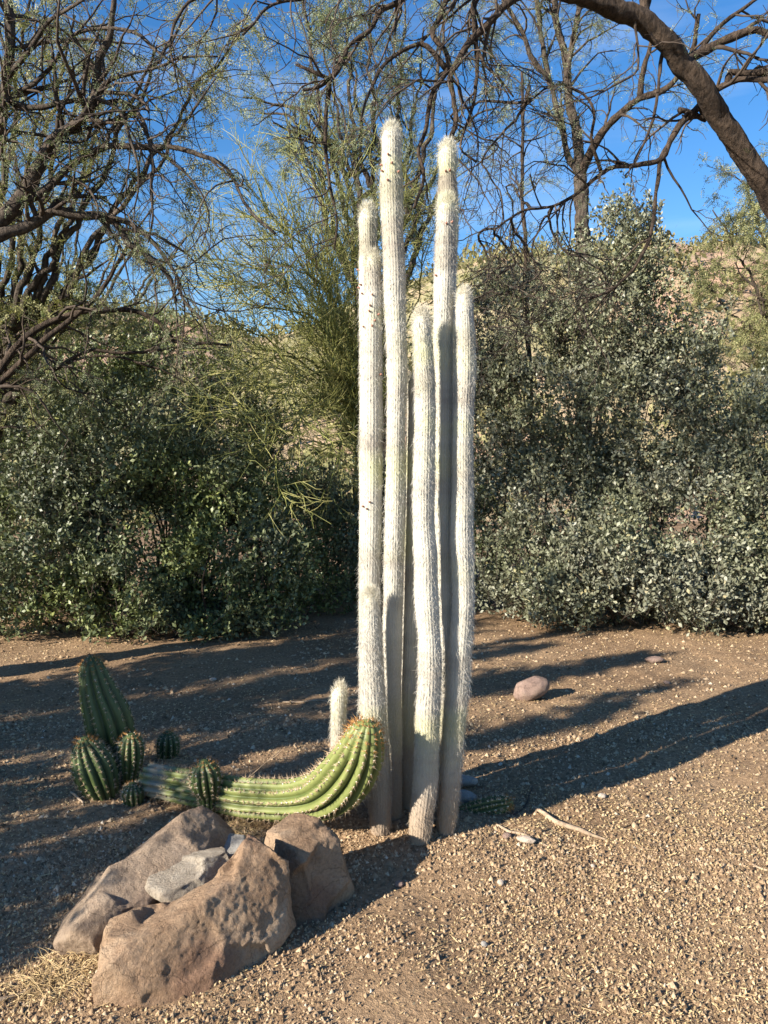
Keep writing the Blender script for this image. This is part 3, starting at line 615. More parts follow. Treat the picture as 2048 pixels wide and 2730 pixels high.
lie = [(395, 2078, 88, 3.50), (480, 2094, 94, 3.42), (560, 2108, 100, 3.35), (640, 2125, 106, 3.28), (710, 2131, 110, 3.22), (780, 2133, 114, 3.15), (848, 2122, 130, 3.08), (898, 2094, 150, 3.02), (937, 2052, 150, 2.96), (961, 2008, 134, 2.92), (973, 1965, 106, 2.895), (979, 1936, 70, 2.885), (980, 1920, 20, 2.885)]
green_cactus([(P(x, y, Y), w * 0.5 * Y / F) for x, y, w, Y in lie], 'long green ribbed cactus lying on the ground with its thick tip bent upward', M['green_lit'], 101, nr=13, step=0.027, spine_len=0.021, tipn=0.07, depth=0.27)
green_cactus(upright([(310, 2050, 88), (306, 2016, 104), (301, 1971, 122), (286, 1911, 124), (264, 1851, 102), (249, 1797, 76), (243, 1766, 52), (240, 1750, 18)], 3.75), 'tallest upright green ribbed cactus, tapering and leaning over', M['green_shaded'], 102, nr=11, step=0.028, spine_len=0.02)
green_cactus(upright([(284, 2130, 72), (268, 2090, 106), (252, 2047, 118), (238, 2014, 100), (227, 1985, 68), (222, 1966, 20)], 3.52), 'plump leaning green cactus at the foot of the tallest green one', M['green_shaded'], 103, nr=14, step=0.027, spine_len=0.02)
green_cactus(upright([(346, 2068, 48), (349, 2034, 66), (350, 2001, 72), (350, 1972, 58), (349, 1956, 18)], 3.60), 'small barrel shaped green cactus between the leaning and lying cacti', M['green_shaded'], 104, nr=12, step=0.025)
green_cactus(upright([(447, 2016, 56), (448, 1992, 64), (448, 1967, 56), (448, 1950, 16)], 3.98), 'small round green cactus standing alone behind the lying one', M['green_shaded'], 105, nr=12, step=0.025)
green_cactus(upright([(358, 2146, 50), (356, 2122, 60), (355, 2102, 54), (355, 2087, 16)], 3.42), 'smallest dusky cactus ball low on the soil', M['green_shaded'], 106, nr=13, step=0.019, spine_len=0.014)
green_cactus(upright([(556, 2126, 54), (551, 2096, 80), (548, 2070, 87), (545, 2046, 72), (542, 2026, 20)], 3.26), 'shade darkened green cactus ball budding in front of the lying stem', M['green_shaded'], 107, nr=13, step=0.024)
green_cactus(rowpx([(1195, 2176, 40), (1225, 2170, 44), (1275, 2158, 52), (1320, 2148, 54), (1352, 2142, 40), (1367, 2140, 14)], 3.36, 3.34), 'small green cactus lying flat in the shadow beside the columns', M['green_shaded'], 108, nr=12, step=0.020)

# ------------------------------------------------------------------ fallen sticks
def stick(name, pxs, rads, label, material, z=0.012, seed=0, sides=7, twigs=0, cat='stick'):
    pts = []
    for i, q in enumerate(pxs):
        p = G(q[0], q[1]); zz = q[2] if len(q) > 2 else rads[min(i, len(rads) - 1)] * 0.9
        p = G(q[0], q[1], zz); p[2] = zz + gz_at(p[0], p[1]); pts.append(p)
    c = smooth_poly(np.array(pts), 26); c = c + 0.004 * np.stack([vnoise(c, 18, seed), vnoise(c, 18, seed + 1), 0 * c[:, 0]], -1)
    r = np.interp(np.linspace(0, 1, 26), np.linspace(0, 1, len(rads)), rads)
    s = Soup(); s.tube(c, r, sides, 0.18, seed); o = s.mesh(name, material); origin_to(o, tuple(c[0]))
    return tag(o, label, cat)
stick('fallen_stick', [(1420, 2140), (1450, 2160), (1490, 2182), (1540, 2196), (1580, 2214), (1616, 2230)], [0.005, 0.010, 0.011, 0.009, 0.004], 'thick crooked fallen stick lying in the sun', M['dead_wood'], seed=1)
stick('fallen_stick', [(1325, 2192), (1360, 2212), (1400, 2222), (1430, 2236), (1462, 2246)], [0.006, 0.006, 0.005, 0.003], 'thin fallen stick resting on small flat stones', M['dead_wood'], seed=2)
stick('fallen_stick', [(1358, 2172), (1392, 2148), (1410, 2120), (1420, 2090)], [0.004, 0.003, 0.002], 'thin dark twig curving past the small lying cactus', M['twig'], seed=3)
stick('fallen_stick', [(-40, 2644), (20, 2634), (52, 2625), (90, 2608)], [0.007, 0.006, 0.004], 'pale stick poking in by the tuft of straw', M['dead_wood'], seed=4)
stick('fallen_stick', [(48, 2626), (58, 2650), (80, 2662)], [0.003, 0.0025, 0.002], 'short side twig curling off the pale stick', M['dead_wood'], seed=5)
stick('fallen_stick', [(190, 2117), (208, 2128), (222, 2140)], [0.006, 0.006, 0.004], 'short grey stick below the leaning green cactus', M['dead_wood'], seed=6)
stick('fallen_stick', [(755, 1858), (800, 1862), (850, 1859), (890, 1866)], [0.004, 0.006, 0.006, 0.003], 'grey twig on the striped shade near the short column', M['dead_wood'], seed=7)
stick('fallen_stick', [(1660, 2196), (1690, 2182), (1712, 2172)], [0.002, 0.003, 0.002], 'tiny dark twig on the sunlit gravel', M['twig'], seed=8)
stick('fallen_stick', [(1990, 2286), (2020, 2304), (2060, 2318)], [0.003, 0.004, 0.004], 'pale twig at the edge of the open gravel', M['dead_wood'], seed=9)
stick('fallen_stick', [(615, 1890), (628, 1930), (650, 1955)], [0.002, 0.003, 0.002], 'hair thin curved twig among the striped shadows', M['dead_wood'], seed=10)
# forked twig leaning on the lying cactus
tw = Soup(); a = P(655, 2080, 3.24); b = P(712, 2030, 3.27); c_ = P(752, 1996, 3.29)
tw.tube(smooth_poly([a, b, c_], 10), np.linspace(0.0022, 0.0012, 10), 5); tw.tube(smooth_poly([b, P(735, 2016, 3.24), P(752, 1999, 3.2)], 6), np.linspace(0.0014, 0.001, 6), 4)
o = tw.mesh('dry_twig', M['dead_wood']); origin_to(o, tuple(a)); tag(o, 'thin pale forked twig leaning on the lying cactus', 'stick')

# ------------------------------------------------------------------ trees and shrubs
def grow(rg, Pp, T, Rr, L, m, ang, grav, jit, ratio, rmin=0.0012):
    n = len(Pp); perp = norm(np.cross(T, rg.normal(size=(n, 3)))); a = rg.uniform(*ang, n)[:, None]
    D = norm(np.cos(a) * T + np.sin(a) * perp); pts = [Pp]; st = (L / m)[:, None]
    for i in range(m):
        D = norm(D + jit * rg.normal(size=(n, 3)) + np.array([0, 0, grav])); pts.append(pts[-1] + D * st)
    pts = np.stack(pts, 1); r0 = np.maximum(Rr * ratio, rmin * 1.5)
    rad = r0[:, None] * np.linspace(1, 0.0, m + 1)[None] + rmin * np.linspace(0.4, 1, m + 1)[None]
    return pts, rad
def sample(rg, pts, rad, n, lo=0.25, hi=1.0):
    k, m, _ = pts.shape; w = np.linalg.norm(np.diff(pts, axis=1), axis=2).sum(1); i = rg.choice(k, n, p=w / w.sum())
    t = rg.uniform(lo, hi, n) * (m - 1); j = np.minimum(t.astype(int), m - 2); f = (t - j)[:, None]
    p = pts[i, j] * (1 - f) + pts[i, j + 1] * f; T = norm(pts[i, j + 1] - pts[i, j]); r = rad[i, j] * (1 - f[:, 0]) + rad[i, j + 1] * f[:, 0]
    return p, T, r
def fronds(s, rg, p, T, L, droop=0.5, pairs=6, leaf=(0.013, 0.0042)):
    """feathery compound leaves: pairs of leaflets along a thin rachis"""
    n = len(p); D = norm(0.4 * T + 0.9 * rg.normal(size=(n, 3)) + np.array([0, 0, -droop * 0.5])); side = norm(np.cross(D, rg.normal(size=(n, 3)))); 
    for k in range(pairs):
        f = (k + 0.8) / pairs
        c = p + D * (L * f)[:, None] + np.array([0, 0, -1.0]) * (droop * 0.25 * L * f * f)[:, None]
        for sg in (-1, 1):
            d = norm(D * 0.55 + side * sg + 0.15 * rg.normal(size=(n, 3)))
            s.leaves(c, d, norm(np.cross(D, side) + 0.3 * rg.normal(size=(n, 3))), leaf[0] * rg.uniform(0.8, 1.3, n), leaf[1] * rg.uniform(0.8, 1.3, n), None)
def limb_obj(root, name, pts, r0, r1, bark, sides=9, rough=0.22, seed=0, jitter=0.012):
    pts = np.array(pts, float); ln = np.linalg.norm(np.diff(pts, axis=0), axis=1).sum()
    n = max(10, int(ln / 0.05)); c = smooth_poly(pts, n)
    w = np.linspace(0, 1, n); env = np.minimum(1, np.minimum(w, 1 - w) * 8 + 0.0)[:, None]
    c = c + env * jitter * np.stack([fbm(c, 4, seed), fbm(c, 4, seed + 11), fbm(c, 4, seed + 21)], -1)
    r = r0 + (r1 - r0) * w ** 0.8; r = r * (1 + 0.05 * vnoise(c, 6, seed + 3))
    s = Soup(); s.tube(c, r, sides, rough, seed); s.mesh(name, bark, root)
    m = 14; idx = np.linspace(0, n - 1, m); i0 = np.minimum(idx.astype(int), n - 2); f = (idx - i0)
    return (c[i0] * (1 - f[:, None]) + c[i0 + 1] * f[:, None]), np.interp(idx, np.arange(n), r)
def clear_of(p, box):
    return p
def dress(root, limbs, rg, bark, n1, L1, n2, L2, n3, L3, nfrond, leafmat, grav=(-0.05, -0.12, -0.15), ang=(0.5, 1.2), keep=None, frond_L=0.07, pairs=6, lo=0.2, rmin=0.0016, leaf=(0.013, 0.0042), jit=(0.22, 0.26, 0.28), segs=(8, 5, 5)):
    pts = np.stack([l[0] for l in limbs]); rad = np.stack([l[1] for l in limbs]); W = Soup()
    def filt(p, r):
        if keep is None: return p, r
        k = keep(p.reshape(-1, 3)).reshape(p.shape[:2]).all(1); return p[k], r[k]
    p, T, r = sample(rg, pts, rad, n1, lo); a, ra = filt(*grow(rg, p, T, np.minimum(r, 0.03), L1 * rg.uniform(0.5, 1.3, n1), segs[0], ang, grav[0], jit[0], 0.55, rmin * 1.5)); W.tubes(a, ra, 5)
    p, T, r = sample(rg, a, ra, n2, 0.15); b, rb_ = filt(*grow(rg, p, T, r, L2 * rg.uniform(0.5, 1.3, n2), segs[1], ang, grav[1], jit[1], 0.6, rmin)); W.tubes(b, rb_, 3)
    allp, allr = b, rb_
    if n3:
        p, T, r = sample(rg, b, rb_, n3, 0.1); c, rc = filt(*grow(rg, p, T, r, L3 * rg.uniform(0.4, 1.4, n3), segs[2], (0.4, 1.1), grav[2], jit[2], 0.7, rmin * 0.8)); W.tubes(c, rc, 3); allp, allr = np.concatenate([b, c]), np.concatenate([rb_, rc])
    stuff(W.mesh('twigs', M['twig'] if bark is not M['pv_bark'] else M['pv_twig'], root, True))
    if nfrond:
        Lf = Soup(); p, T, r = sample(rg, allp, allr, nfrond, 0.1); fronds(Lf, rg, p, T, frond_L * rg.uniform(0.6, 1.3, nfrond), 0.5, pairs, leaf)
        stuff(Lf.mesh('foliage', leafmat, root, False))
def joined(pts, grown):                 # a side limb starts on the limb it grows from
    c = np.concatenate([smooth_poly(g[0], 60) for g in grown]); return [c[np.argmin(np.linalg.norm(c - pts[0], axis=1))]] + list(pts[0 if np.linalg.norm(c - pts[0], axis=1).min() > 0.06 else 1:])
def px_limb(data, d0, d1):
    n = len(data); return [P(x, y, d0 + (d1 - d0) * i / (n - 1)) for i, (x, y) in enumerate(data)]
def z1(*a): return [(x * 0.617, y * 0.617) for x, y in a]
def z2(*a): return [(1024 + x * 0.617, y * 0.617) for x, y in a]
def z3(*a): return [(x * 0.617, 650 + y * 0.617) for x, y in a]

# --- left mesquite: trunk just outside the frame
rt = thing('mesquite_tree', 'mesquite with dark arching limbs spreading over the left bushes', 'tree', (-3.55, 5.25, -0.05))
fork = P(-70, 640, 5.3)
tr, _ = limb_obj(rt, 'trunk', [(-3.55, 5.25, -0.06), (-3.5, 5.2, 0.7), (-3.3, 5.25, 1.6), (-3.0, 5.3, 2.4), fork], 0.15, 0.085, M['bark_grey'], 14, 0.25, 1)
LL = []
def ll(data, d0, d1, r0, r1, start=None, mat_=M['bark_grey'], seed=0):
    pts = px_limb(data, d0, d1)
    pts = [start] + pts if start is not None else joined(pts, LL)
    LL.append(limb_obj(rt, 'limb', pts, r0 * 0.95, r1 * 1.2, mat_, 8, 0.2, seed + 100))
ll(z1((60, 900), (130, 800), (150, 740), (190, 660), (240, 590), (330, 530), (390, 470), (415, 400), (430, 270), (470, 170), (490, 40), (500, -60)), 5.3, 4.9, 0.062, 0.012, fork, seed=1)
ll(z1((0, 1020), (60, 1000), (130, 970), (230, 915), (330, 930), (450, 930), (520, 990), (560, 1060), (640, 1110), (720, 1180), (760, 1300)), 5.3, 5.5, 0.052, 0.010, fork, seed=2)
ll(z1((60, 900), (180, 830), (330, 700), (420, 650), (500, 630), (650, 630), (760, 640), (880, 675), (970, 715), (1010, 780), (1050, 860), (1100, 930), (1190, 1010)), 5.3, 5.0, 0.034, 0.006, fork, seed=3)
up_ = P(-40, 470, 5.2)
ll(z1((0, 560), (10, 500), (30, 330), (50, 150), (35, 0), (30, -80)), 5.2, 5.0, 0.045, 0.02, fork, seed=4)
ll(z1((0, 465), (150, 465), (330, 440), (430, 440), (520, 435), (590, 480), (640, 600), (660, 700), (650, 830), (660, 930), (640, 1050)), 5.2, 5.0, 0.030, 0.005, fork, seed=5)
ll(z1((0, 450), (80, 400), (180, 340), (280, 200), (330, 150), (410, 130), (570, 140), (680, 220), (760, 290), (850, 420)), 5.2, 4.8, 0.024, 0.005, fork, seed=6)
ll(z1((330, 530), (470, 350), (560, 320), (700, 295), (760, 255), (830, 240), (940, 245)), 5.0, 4.9, 0.020, 0.004, seed=7)
ll(z1((0, 580), (100, 575), (200, 590), (350, 610), (480, 520), (560, 505), (650, 520)), 5.25, 5.3, 0.022, 0.004, fork, seed=8)
ll(z1((200, 915), (250, 870), (350, 850), (460, 855)), 5.35, 5.4, 0.022, 0.010, seed=9)
ll(z1((450, 930), (520, 950), (600, 1000), (690, 1090), (760, 1180), (800, 1300), (880, 1400), (900, 1480)), 5.4, 5.4, 0.020, 0.005, seed=10)
ll(z3((-60, 640), (150, 460), (330, 310), (420, 230), (480, 130), (540, 30), (570, -40)), 5.9, 6.0, 0.040, 0.010, (-3.3, 5.25, 1.6), M['bark'], 11)
ll(z3((-60, 620), (120, 400), (280, 310), (450, 290), (590, 290), (680, 330), (760, 420), (900, 430), (1000, 440)), 5.9, 6.3, 0.042, 0.008, (-3.3, 5.25, 1.6), M['bark'], 12)
ll(z3((-60, 660), (200, 560), (390, 460), (500, 470), (620, 465), (720, 455), (850, 440)), 6.1, 6.3, 0.034, 0.006, (-3.45, 5.22, 1.1), M['bark'], 13)
ll(z3((-40, 640), (180, 560), (380, 490), (520, 490), (620, 525), (700, 545), (800, 600)), 6.1, 6.3, 0.026, 0.005, (-3.45, 5.22, 1.1), M['bark'], 14)
ll(z1((30, 330), (120, 240), (200, 100), (300, 40), (420, -30)), 5.1, 4.7, 0.02, 0.006, seed=15)
ll(z1((410, 420), (500, 470), (560, 600), (600, 760), (580, 900)), 5.0, 5.0, 0.014, 0.004, seed=16)
ll(z1((650, 630), (740, 700), (840, 800), (900, 930), (870, 1060)), 5.1, 5.2, 0.010, 0.003, seed=17)
def left_keep(p):   # keep its twigs off the columns
    return (p[:, 0] < -0.35 * p[:, 1] / 4.0 * 1.0) & (p[:, 2] > 0.9)
dress(rt, LL, rng(201), M['bark_grey'], 130, 0.75, 380, 0.40, 520, 0.20, 3200, M['mesq_leaf'], keep=left_keep, grav=(-0.04, -0.08, -0.08))

# pale leafy tips of the same tree, close overhead on the left
# --- right mesquite: leaning trunk
rt = thing('mesquite_tree', 'leaning mesquite with thick rough dark trunk above the right bush', 'tree', (4.55, 6.35, -0.05))
top = [(4.55, 6.35, -0.06), (4.3, 6.3, 0.8), (3.95, 6.2, 1.8)] + px_limb(z2((1700, 930), (1640, 810), (1570, 700), (1510, 600), (1440, 490), (1370, 380), (1290, 270), (1210, 175), (1120, 95), (990, 30), (870, -20), (760, -50)), 6.1, 5.2)
RL = []
tk = limb_obj(rt, 'trunk', top, 0.108, 0.062, M['bark'], 36, 0.16, 31, 0.02)
def rl(data, d0, d1, r0, r1, start=None, mat_=M['bark'], seed=0, z=z2):
    pts = px_limb(z(*data), d0, d1)
    pts = [np.array(start)] + pts if start is not None else joined(pts, RL + [tk])
    RL.append(limb_obj(rt, 'limb', pts, r0 * 1.0, r1 * 1.35, mat_, 9, 0.22, seed + 200))
over = P(1024 + 760 * .617, -50 * .617, 5.2)
rl(((700, -60), (600, -20), (530, 20), (450, 100), (360, 180), (310, 280), (280, 330), (300, 440), (310, 520), (290, 620), (300, 720), (270, 820)), 5.2, 5.0, 0.029, 0.007, over, seed=1)
rl(((450, -80), (280, 0), (240, 80), (210, 150), (260, 230), (270, 300), (210, 400), (190, 520), (150, 650), (170, 760), (130, 900)), 5.2, 5.0, 0.026, 0.006, over, seed=2)
rl(((500, -70), (390, 0), (385, 150), (400, 270), (400, 400), (370, 520), (330, 640), (400, 700)), 5.2, 5.1, 0.024, 0.005, over, seed=3)
rl(((500, -90), (200, -60), (60, 0), (-20, 50), (-70, 140), (-160, 210), (-220, 320), (-270, 370), (-350, 390)), 5.2, 4.9, 0.030, 0.006, over, seed=4)
rl(((-250, 350), (-250, 500), (-245, 680), (-230, 800), (-200, 950), (-215, 1080)), 5.0, 5.0, 0.016, 0.004, seed=5)
rl(((-160, 210), (-230, 330), (-300, 310), (-380, 280)), 4.95, 4.9, 0.018, 0.006, seed=6)
rl(((300, -90), (-100, -70), (-400, 0), (-500, 30), (-560, 100), (-610, 150)), 5.2, 4.8, 0.022, 0.005, over, seed=7)
rl(((-500, -60), (-830, 0), (-900, 100), (-920, 200), (-900, 330)), 5.0, 4.8, 0.016, 0.004, seed=8)
rl(((270, 300), (170, 190), (80, 220), (0, 280), (-60, 400), (-100, 520)), 5.1, 5.0, 0.018, 0.005, seed=9)
rl(((310, 280), (380, 180), (430, 280), (500, 350), (560, 420)), 5.1, 5.2, 0.014, 0.004, seed=10)
rl(((1350, 240), (1420, 200), (1520, 150), (1600, 130), (1680, 160), (1760, 200)), 5.8, 5.6, 0.036, 0.016, P(1024 + 1290 * .617, 270 * .617, 5.76), seed=11)
rl(((1400, 410), (1440, 385), (1490, 360), (1560, 340), (1680, 345), (1800, 330)), 5.85, 5.6, 0.024, 0.014, seed=12)
rl(((1390, 430), (1365, 460), (1290, 530), (1240, 600), (1200, 680), (1100, 710), (980, 730), (900, 780), (820, 840), (720, 890), (600, 910), (480, 990)), 5.9, 5.6, 0.026, 0.005, seed=13)
rl(((1240, 600), (1190, 700), (1180, 800), (1170, 950), (1130, 1080), (1000, 1240), (880, 1310), (780, 1400)), 5.8, 5.7, 0.018, 0.005, seed=14)
rl(((1480, 340), (1500, 310), (1560, 320), (1680, 310)), 5.75, 5.7, 0.024, 0.02, seed=15)
rl(((1390, 515), (1330, 490), (1275, 475)), 5.9, 5.8, 0.018, 0.014, seed=16)
rl(((1120, 60), (1125, -20), (1130, -90)), 5.5, 5.5, 0.036, 0.03, seed=17)
rl(((1350, 240), (1460, 100), (1560, 30), (1660, -40)), 5.8, 5.7, 0.018, 0.008, seed=18)
rl(((1210, 200), (1180, 420), (1150, 560), (1090, 700), (1040, 760)), 5.6, 5.5, 0.015, 0.004, seed=19)
rl(((1080, 100), (1090, 300), (1000, 360), (900, 420), (800, 440)), 5.4, 5.3, 0.010, 0.003, seed=20)
rl(((900, 600), (915, 500), (880, 420), (820, 380), (770, 360), (700, 380), (640, 430)), 5.6, 5.5, 0.014, 0.004, seed=21)
for i_, (x_, y_, l_) in enumerate(((1290, 600, 330), (1335, 620, 300), (1385, 590, 380), (1430, 600, 330), (1480, 610, 260), (1310, 420, 300), (1360, 470, 330), (1250, 300, 300))):
    q_ = rng(700 + i_); pp_ = [(x_ + q_.normal(0, 22) * k_, y_ - 60 + l_ * k_ / 4.0) for k_ in range(5)]
    cand_ = np.concatenate([l_[0] for l_ in RL[:21]]); w_ = px_limb(pp_, 5.7 + q_.uniform(0, .4), 5.9 + q_.uniform(0, .5)); w_ = [cand_[np.argmin(np.linalg.norm(cand_ - w_[1], axis=1))]] + w_[1:]
    RL.append(limb_obj(rt, 'limb', w_, 0.010, 0.004, M['bark_grey'], 7, 0.2, 720 + i_, 0.05))
dress(rt, RL, rng(202), M['bark'], 190, 0.60, 620, 0.32, 800, 0.16, 1700, M['mesq_leaf'], keep=lambda p: (p[:, 2] > 1.4) & (p[:, 1] > 4.3), grav=(-0.06, -0.06, -0.04))

# --- mesquite behind the right bush
rt = thing('mesquite_tree', 'many stemmed mesquite rising out of the top of the right bush', 'tree', (2.45, 9.3, -0.05))
BL = []; bc = P(1024 + 850 * .617, 760 * .617, 9.3)
limb_obj(rt, 'trunk', [(2.45, 9.3, -0.06), (2.42, 9.3, 1.5), (2.4, 9.3, 3.0), bc], 0.10, 0.075, M['bark_grey'], 12, 0.25, 41)
def bl(data, d0, d1, r0, r1, mat_, seed, start=bc):
    pts = px_limb(z2(*data), d0, d1)
    pts = [start] + pts if start is not None else joined(pts, BL)
    BL.append(limb_obj(rt, 'limb', pts, r0 * 0.68, r1 * 0.68, mat_, 9, 0.25, seed + 300))
bl(((845, 690), (830, 560), (800, 420), (790, 300), (770, 200), (740, 60), (745, -40)), 9.3, 9.2, 0.085, 0.05, M['bark_grey'], 1)
bl(((800, 680), (770, 540), (730, 400), (700, 280), (680, 150), (655, -30)), 9.3, 9.2, 0.055, 0.035, M['bark_grey'], 2)
bl(((790, 320), (810, 200), (840, 50), (850, -40)), 9.2, 9.1, 0.05, 0.035, M['bark_grey'], 3, None)
bl(((710, 340), (640, 250), (600, 150), (520, 10), (490, -60)), 9.2, 9.0, 0.045, 0.03, M['bark_grey'], 4, None)
bl(((880, 680), (930, 590), (1000, 510), (1090, 435), (1200, 390), (1270, 330), (1330, 220), (1360, 60)), 9.2, 8.4, 0.07, 0.03, M['bark'], 5)
bl(((1110, 430), (1120, 300), (1150, 200), (1160, 60)), 8.8, 8.6, 0.05, 0.02, M['bark'], 6, None)
bl(((610, 1050), (600, 900), (598, 650), (600, 450), (595, 310)), 8.9, 8.9, 0.055, 0.02, M['bark'], 7, (1.75, 9.0, 1.2))
bl(((600, 480), (615, 420), (630, 370)), 8.9, 8.9, 0.025, 0.018, M['bark'], 8, None)
bl(((1000, 500), (1080, 470), (1140, 475)), 9.0, 8.8, 0.02, 0.008, M['bark'], 9, None)
dress(rt, BL, rng(203), M['bark_grey'], 70, 0.7, 220, 0.45, 300, 0.25, 2600, M['mesq_leaf'], keep=lambda p: p[:, 2] > 2.5, ang=(0.4, 1.0), frond_L=0.10, leaf=(0.018, 0.006), rmin=0.002)

# --- slender mesquite far behind the columns
rt = thing('mesquite_tree', 'slender fan shaped mesquite directly behind the silver columns', 'tree', (0.2, 10.2, -0.05))
CL = []; cb = P(1010, 900, 10.2)
limb_obj(rt, 'trunk', [(0.2, 10.2, -0.06), (0.1, 10.2, 1.5), (-0.05, 10.2, 2.8), cb], 0.14, 0.11, M['bark_grey'], 10, 0.25, 51)
rg = rng(55)
for i, tipx in enumerate((690, 735, 800, 860, 920, 985, 1080, 1130, 1190, 1260, 1330)):
    tipy = rg.uniform(-60, 120) if 760 < tipx < 1250 else rg.uniform(150, 330)
    mid = (1010 + (tipx - 1010) * 0.35, 640 + rg.uniform(-40, 40)); m2 = (1010 + (tipx - 1010) * 0.72, 350 + rg.uniform(-50, 60))
    CL.append(limb_obj(rt, 'limb', [cb, P(*mid, 10.1 + rg.uniform(-.3, .3)), P(*m2, 10.0 + rg.uniform(-.5, .5)), P(tipx, tipy, 9.9 + rg.uniform(-.6, .6))], 0.05, 0.010, M['bark_grey'], 8, 0.22, 400 + i, 0.05))
for i, pl in enumerate((((1560, 840), (1470, 640), (1350, 600), (1180, 600)), ((1590, 800), (1560, 600), (1540, 400), (1500, 200)), ((1480, 660), (1400, 620), (1300, 560), (1180, 530)), ((1500, 760), (1330, 500), (1180, 450), (1050, 420)))):
    CL.append(limb_obj(rt, 'limb', joined(px_limb(z1(*pl), 10.1, 9.8), CL), 0.034, 0.01, M['bark_grey'], 8, 0.22, 430 + i, 0.04))
dress(rt, CL, rng(204), M['bark_grey'], 120, 0.8, 380, 0.5, 500, 0.3, 7200, M['mesq_leaf'], grav=(0.02, -0.02, -0.04), ang=(0.35, 0.9), keep=lambda p: p[:, 2] > 2.2, frond_L=0.12, leaf=(0.024, 0.009), rmin=0.002)

# --- feathery pale trees at the two edges
def side_tree(label, base, tips, matl, seed, n=(120, 500, 900, 5200), frond_L=0.10, leaf=(0.017, 0.006), r=0.09):
    rt = thing('mesquite_tree', label, 'tree', base); b = np.array(base, float); fk = b + np.array([0, 0, 1.6]); lm = []
    limb_obj(rt, 'trunk', [b, b + np.array([0.03, 0.02, 0.8]), fk], r, r * 0.8, M['bark_grey'], 10, 0.25, seed)
    for i, t in enumerate(tips):
        t = np.array(t, float); mid = fk * 0.5 + t * 0.5 + np.array([0, 0, 0.25])
        lm.append(limb_obj(rt, 'limb', [fk, mid, t], r * 0.55, 0.008, M['bark_grey'], 7, 0.2, seed + i, 0.06))
    dress(rt, lm, rng(seed), M['bark_grey'], n[0], 0.8, n[1], 0.45, n[2], 0.25, n[3], matl, ang=(0.4, 1.0), frond_L=frond_L, leaf=leaf, rmin=0.0018)
    return rt
side_tree('airy pale green mesquite beyond the right bush against the hill', (6.3, 11.0, -0.05), [P(1900, 560, 10.5), P(1980, 480, 10.6), P(2060, 420, 11), P(2040, 640, 10.4), P(1960, 700, 10.2), P(2050, 800, 10.3), P(1890, 760, 10.6), P(2120, 560, 10.8)], M['mesq_leaf_pale'], 61, (120, 460, 700, 8500), 0.12, (0.026, 0.0105))
side_tree('pale leafed mesquite whose sprays hang in at the upper left', (-3.6, 6.9, -0.05), [P(40, 60, 6.2), P(120, 200, 6.3), P(200, 40, 6.2), P(20, 350, 6.4), P(250, 150, 6.1), P(320, 260, 6.2), P(90, -60, 6.2), P(420, 120, 6.2), P(560, 230, 6.2), P(640, 90, 6.4), P(500, 20, 6.2)], M['mesq_leaf_pale'], 67, (60, 240, 320, 7000), 0.095, (0.019, 0.0075))
side_tree('grey green mesquite thicket filling the gap above the left bush', (-4.6, 10.4, -0.05), [P(60, 560, 9.8), P(180, 500, 9.8), P(330, 600, 9.8), P(120, 700, 9.6), P(420, 520, 10), P(470, 660, 10), P(250, 420, 10), P(40, 430, 10), P(550, 560, 10.2)], M['mesq_leaf'], 71, (60, 200, 300, 3000))

# --- palo verde
rt = thing('palo_verde', 'palo verde with a haze of thin yellow green twigs behind the columns', 'tree', (-0.28, 8.6, -0.05))
VL = []; pb = np.array([-0.28, 8.6, -0.06]); pk = np.array([-0.30, 8.55, 0.9]); rg = rng(81)
limb_obj(rt, 'trunk', [pb, (-0.3, 8.6, 0.4), pk], 0.10, 0.085, M['pv_bark'], 12, 0.1, 81)
pv = [[(960, 1130), (900, 1180), (840, 1210), (740, 1230)], [(940, 1000), (850, 900), (760, 760), (640, 700), (560, 690)], [(950, 950), (900, 780), (870, 620), (860, 480)], [(960, 900), (940, 700), (930, 560), (960, 430)],
      [(930, 1050), (820, 980), (700, 900), (600, 850)], [(940, 980), (880, 850), (800, 640), (770, 520)], [(950, 1080), (850, 1060), (720, 1050), (620, 1010)], [(955, 1000), (900, 840), (840, 700), (700, 560)], [(970, 950), (1010, 800), (1030, 680), (1060, 560)],
      [(980, 1000), (1080, 860), (1120, 740), (1130, 650)], [(930, 1020), (800, 860), (690, 760), (580, 760)], [(950, 1120), (880, 1080), (820, 1090), (760, 1130)]]
pv_near = [[(950, 1060), (860, 980), (740, 960), (640, 1010)], [(955, 1040), (880, 900), (780, 820), (680, 820)], [(950, 1100), (870, 1060), (790, 1130), (720, 1240)], [(960, 1000), (900, 820), (830, 740), (760, 700)], [(955, 1090), (900, 1000), (820, 1000), (700, 1110)]]
for i, d in enumerate(pv_near):
    VL.append(limb_obj(rt, 'limb', [pk] + px_limb(d, 8.0, 6.9), 0.024, 0.005, M['pv_bark'], 8, 0.08, 540 + i, 0.04))
for i, d in enumerate(pv):
    VL.append(limb_obj(rt, 'limb', [pk] + px_limb(d, 8.5 + rg.uniform(-.3, .2), 8.1 + rg.uniform(-.7, .5)), 0.022, 0.005, M['pv_bark'], 8, 0.08, 500 + i, 0.04))
dress(rt, VL, rng(205), M['pv_bark'], 340, 0.75, 2200, 0.42, 7200, 0.24, 0, None, grav=(0.05, 0.03, 0.0), ang=(0.3, 0.85), rmin=0.0021, lo=0.25, jit=(0.13, 0.15, 0.17), segs=(6, 3, 3), keep=lambda p: (p[:, 2] > 0.7) & (p[:, 0] < 1.0))

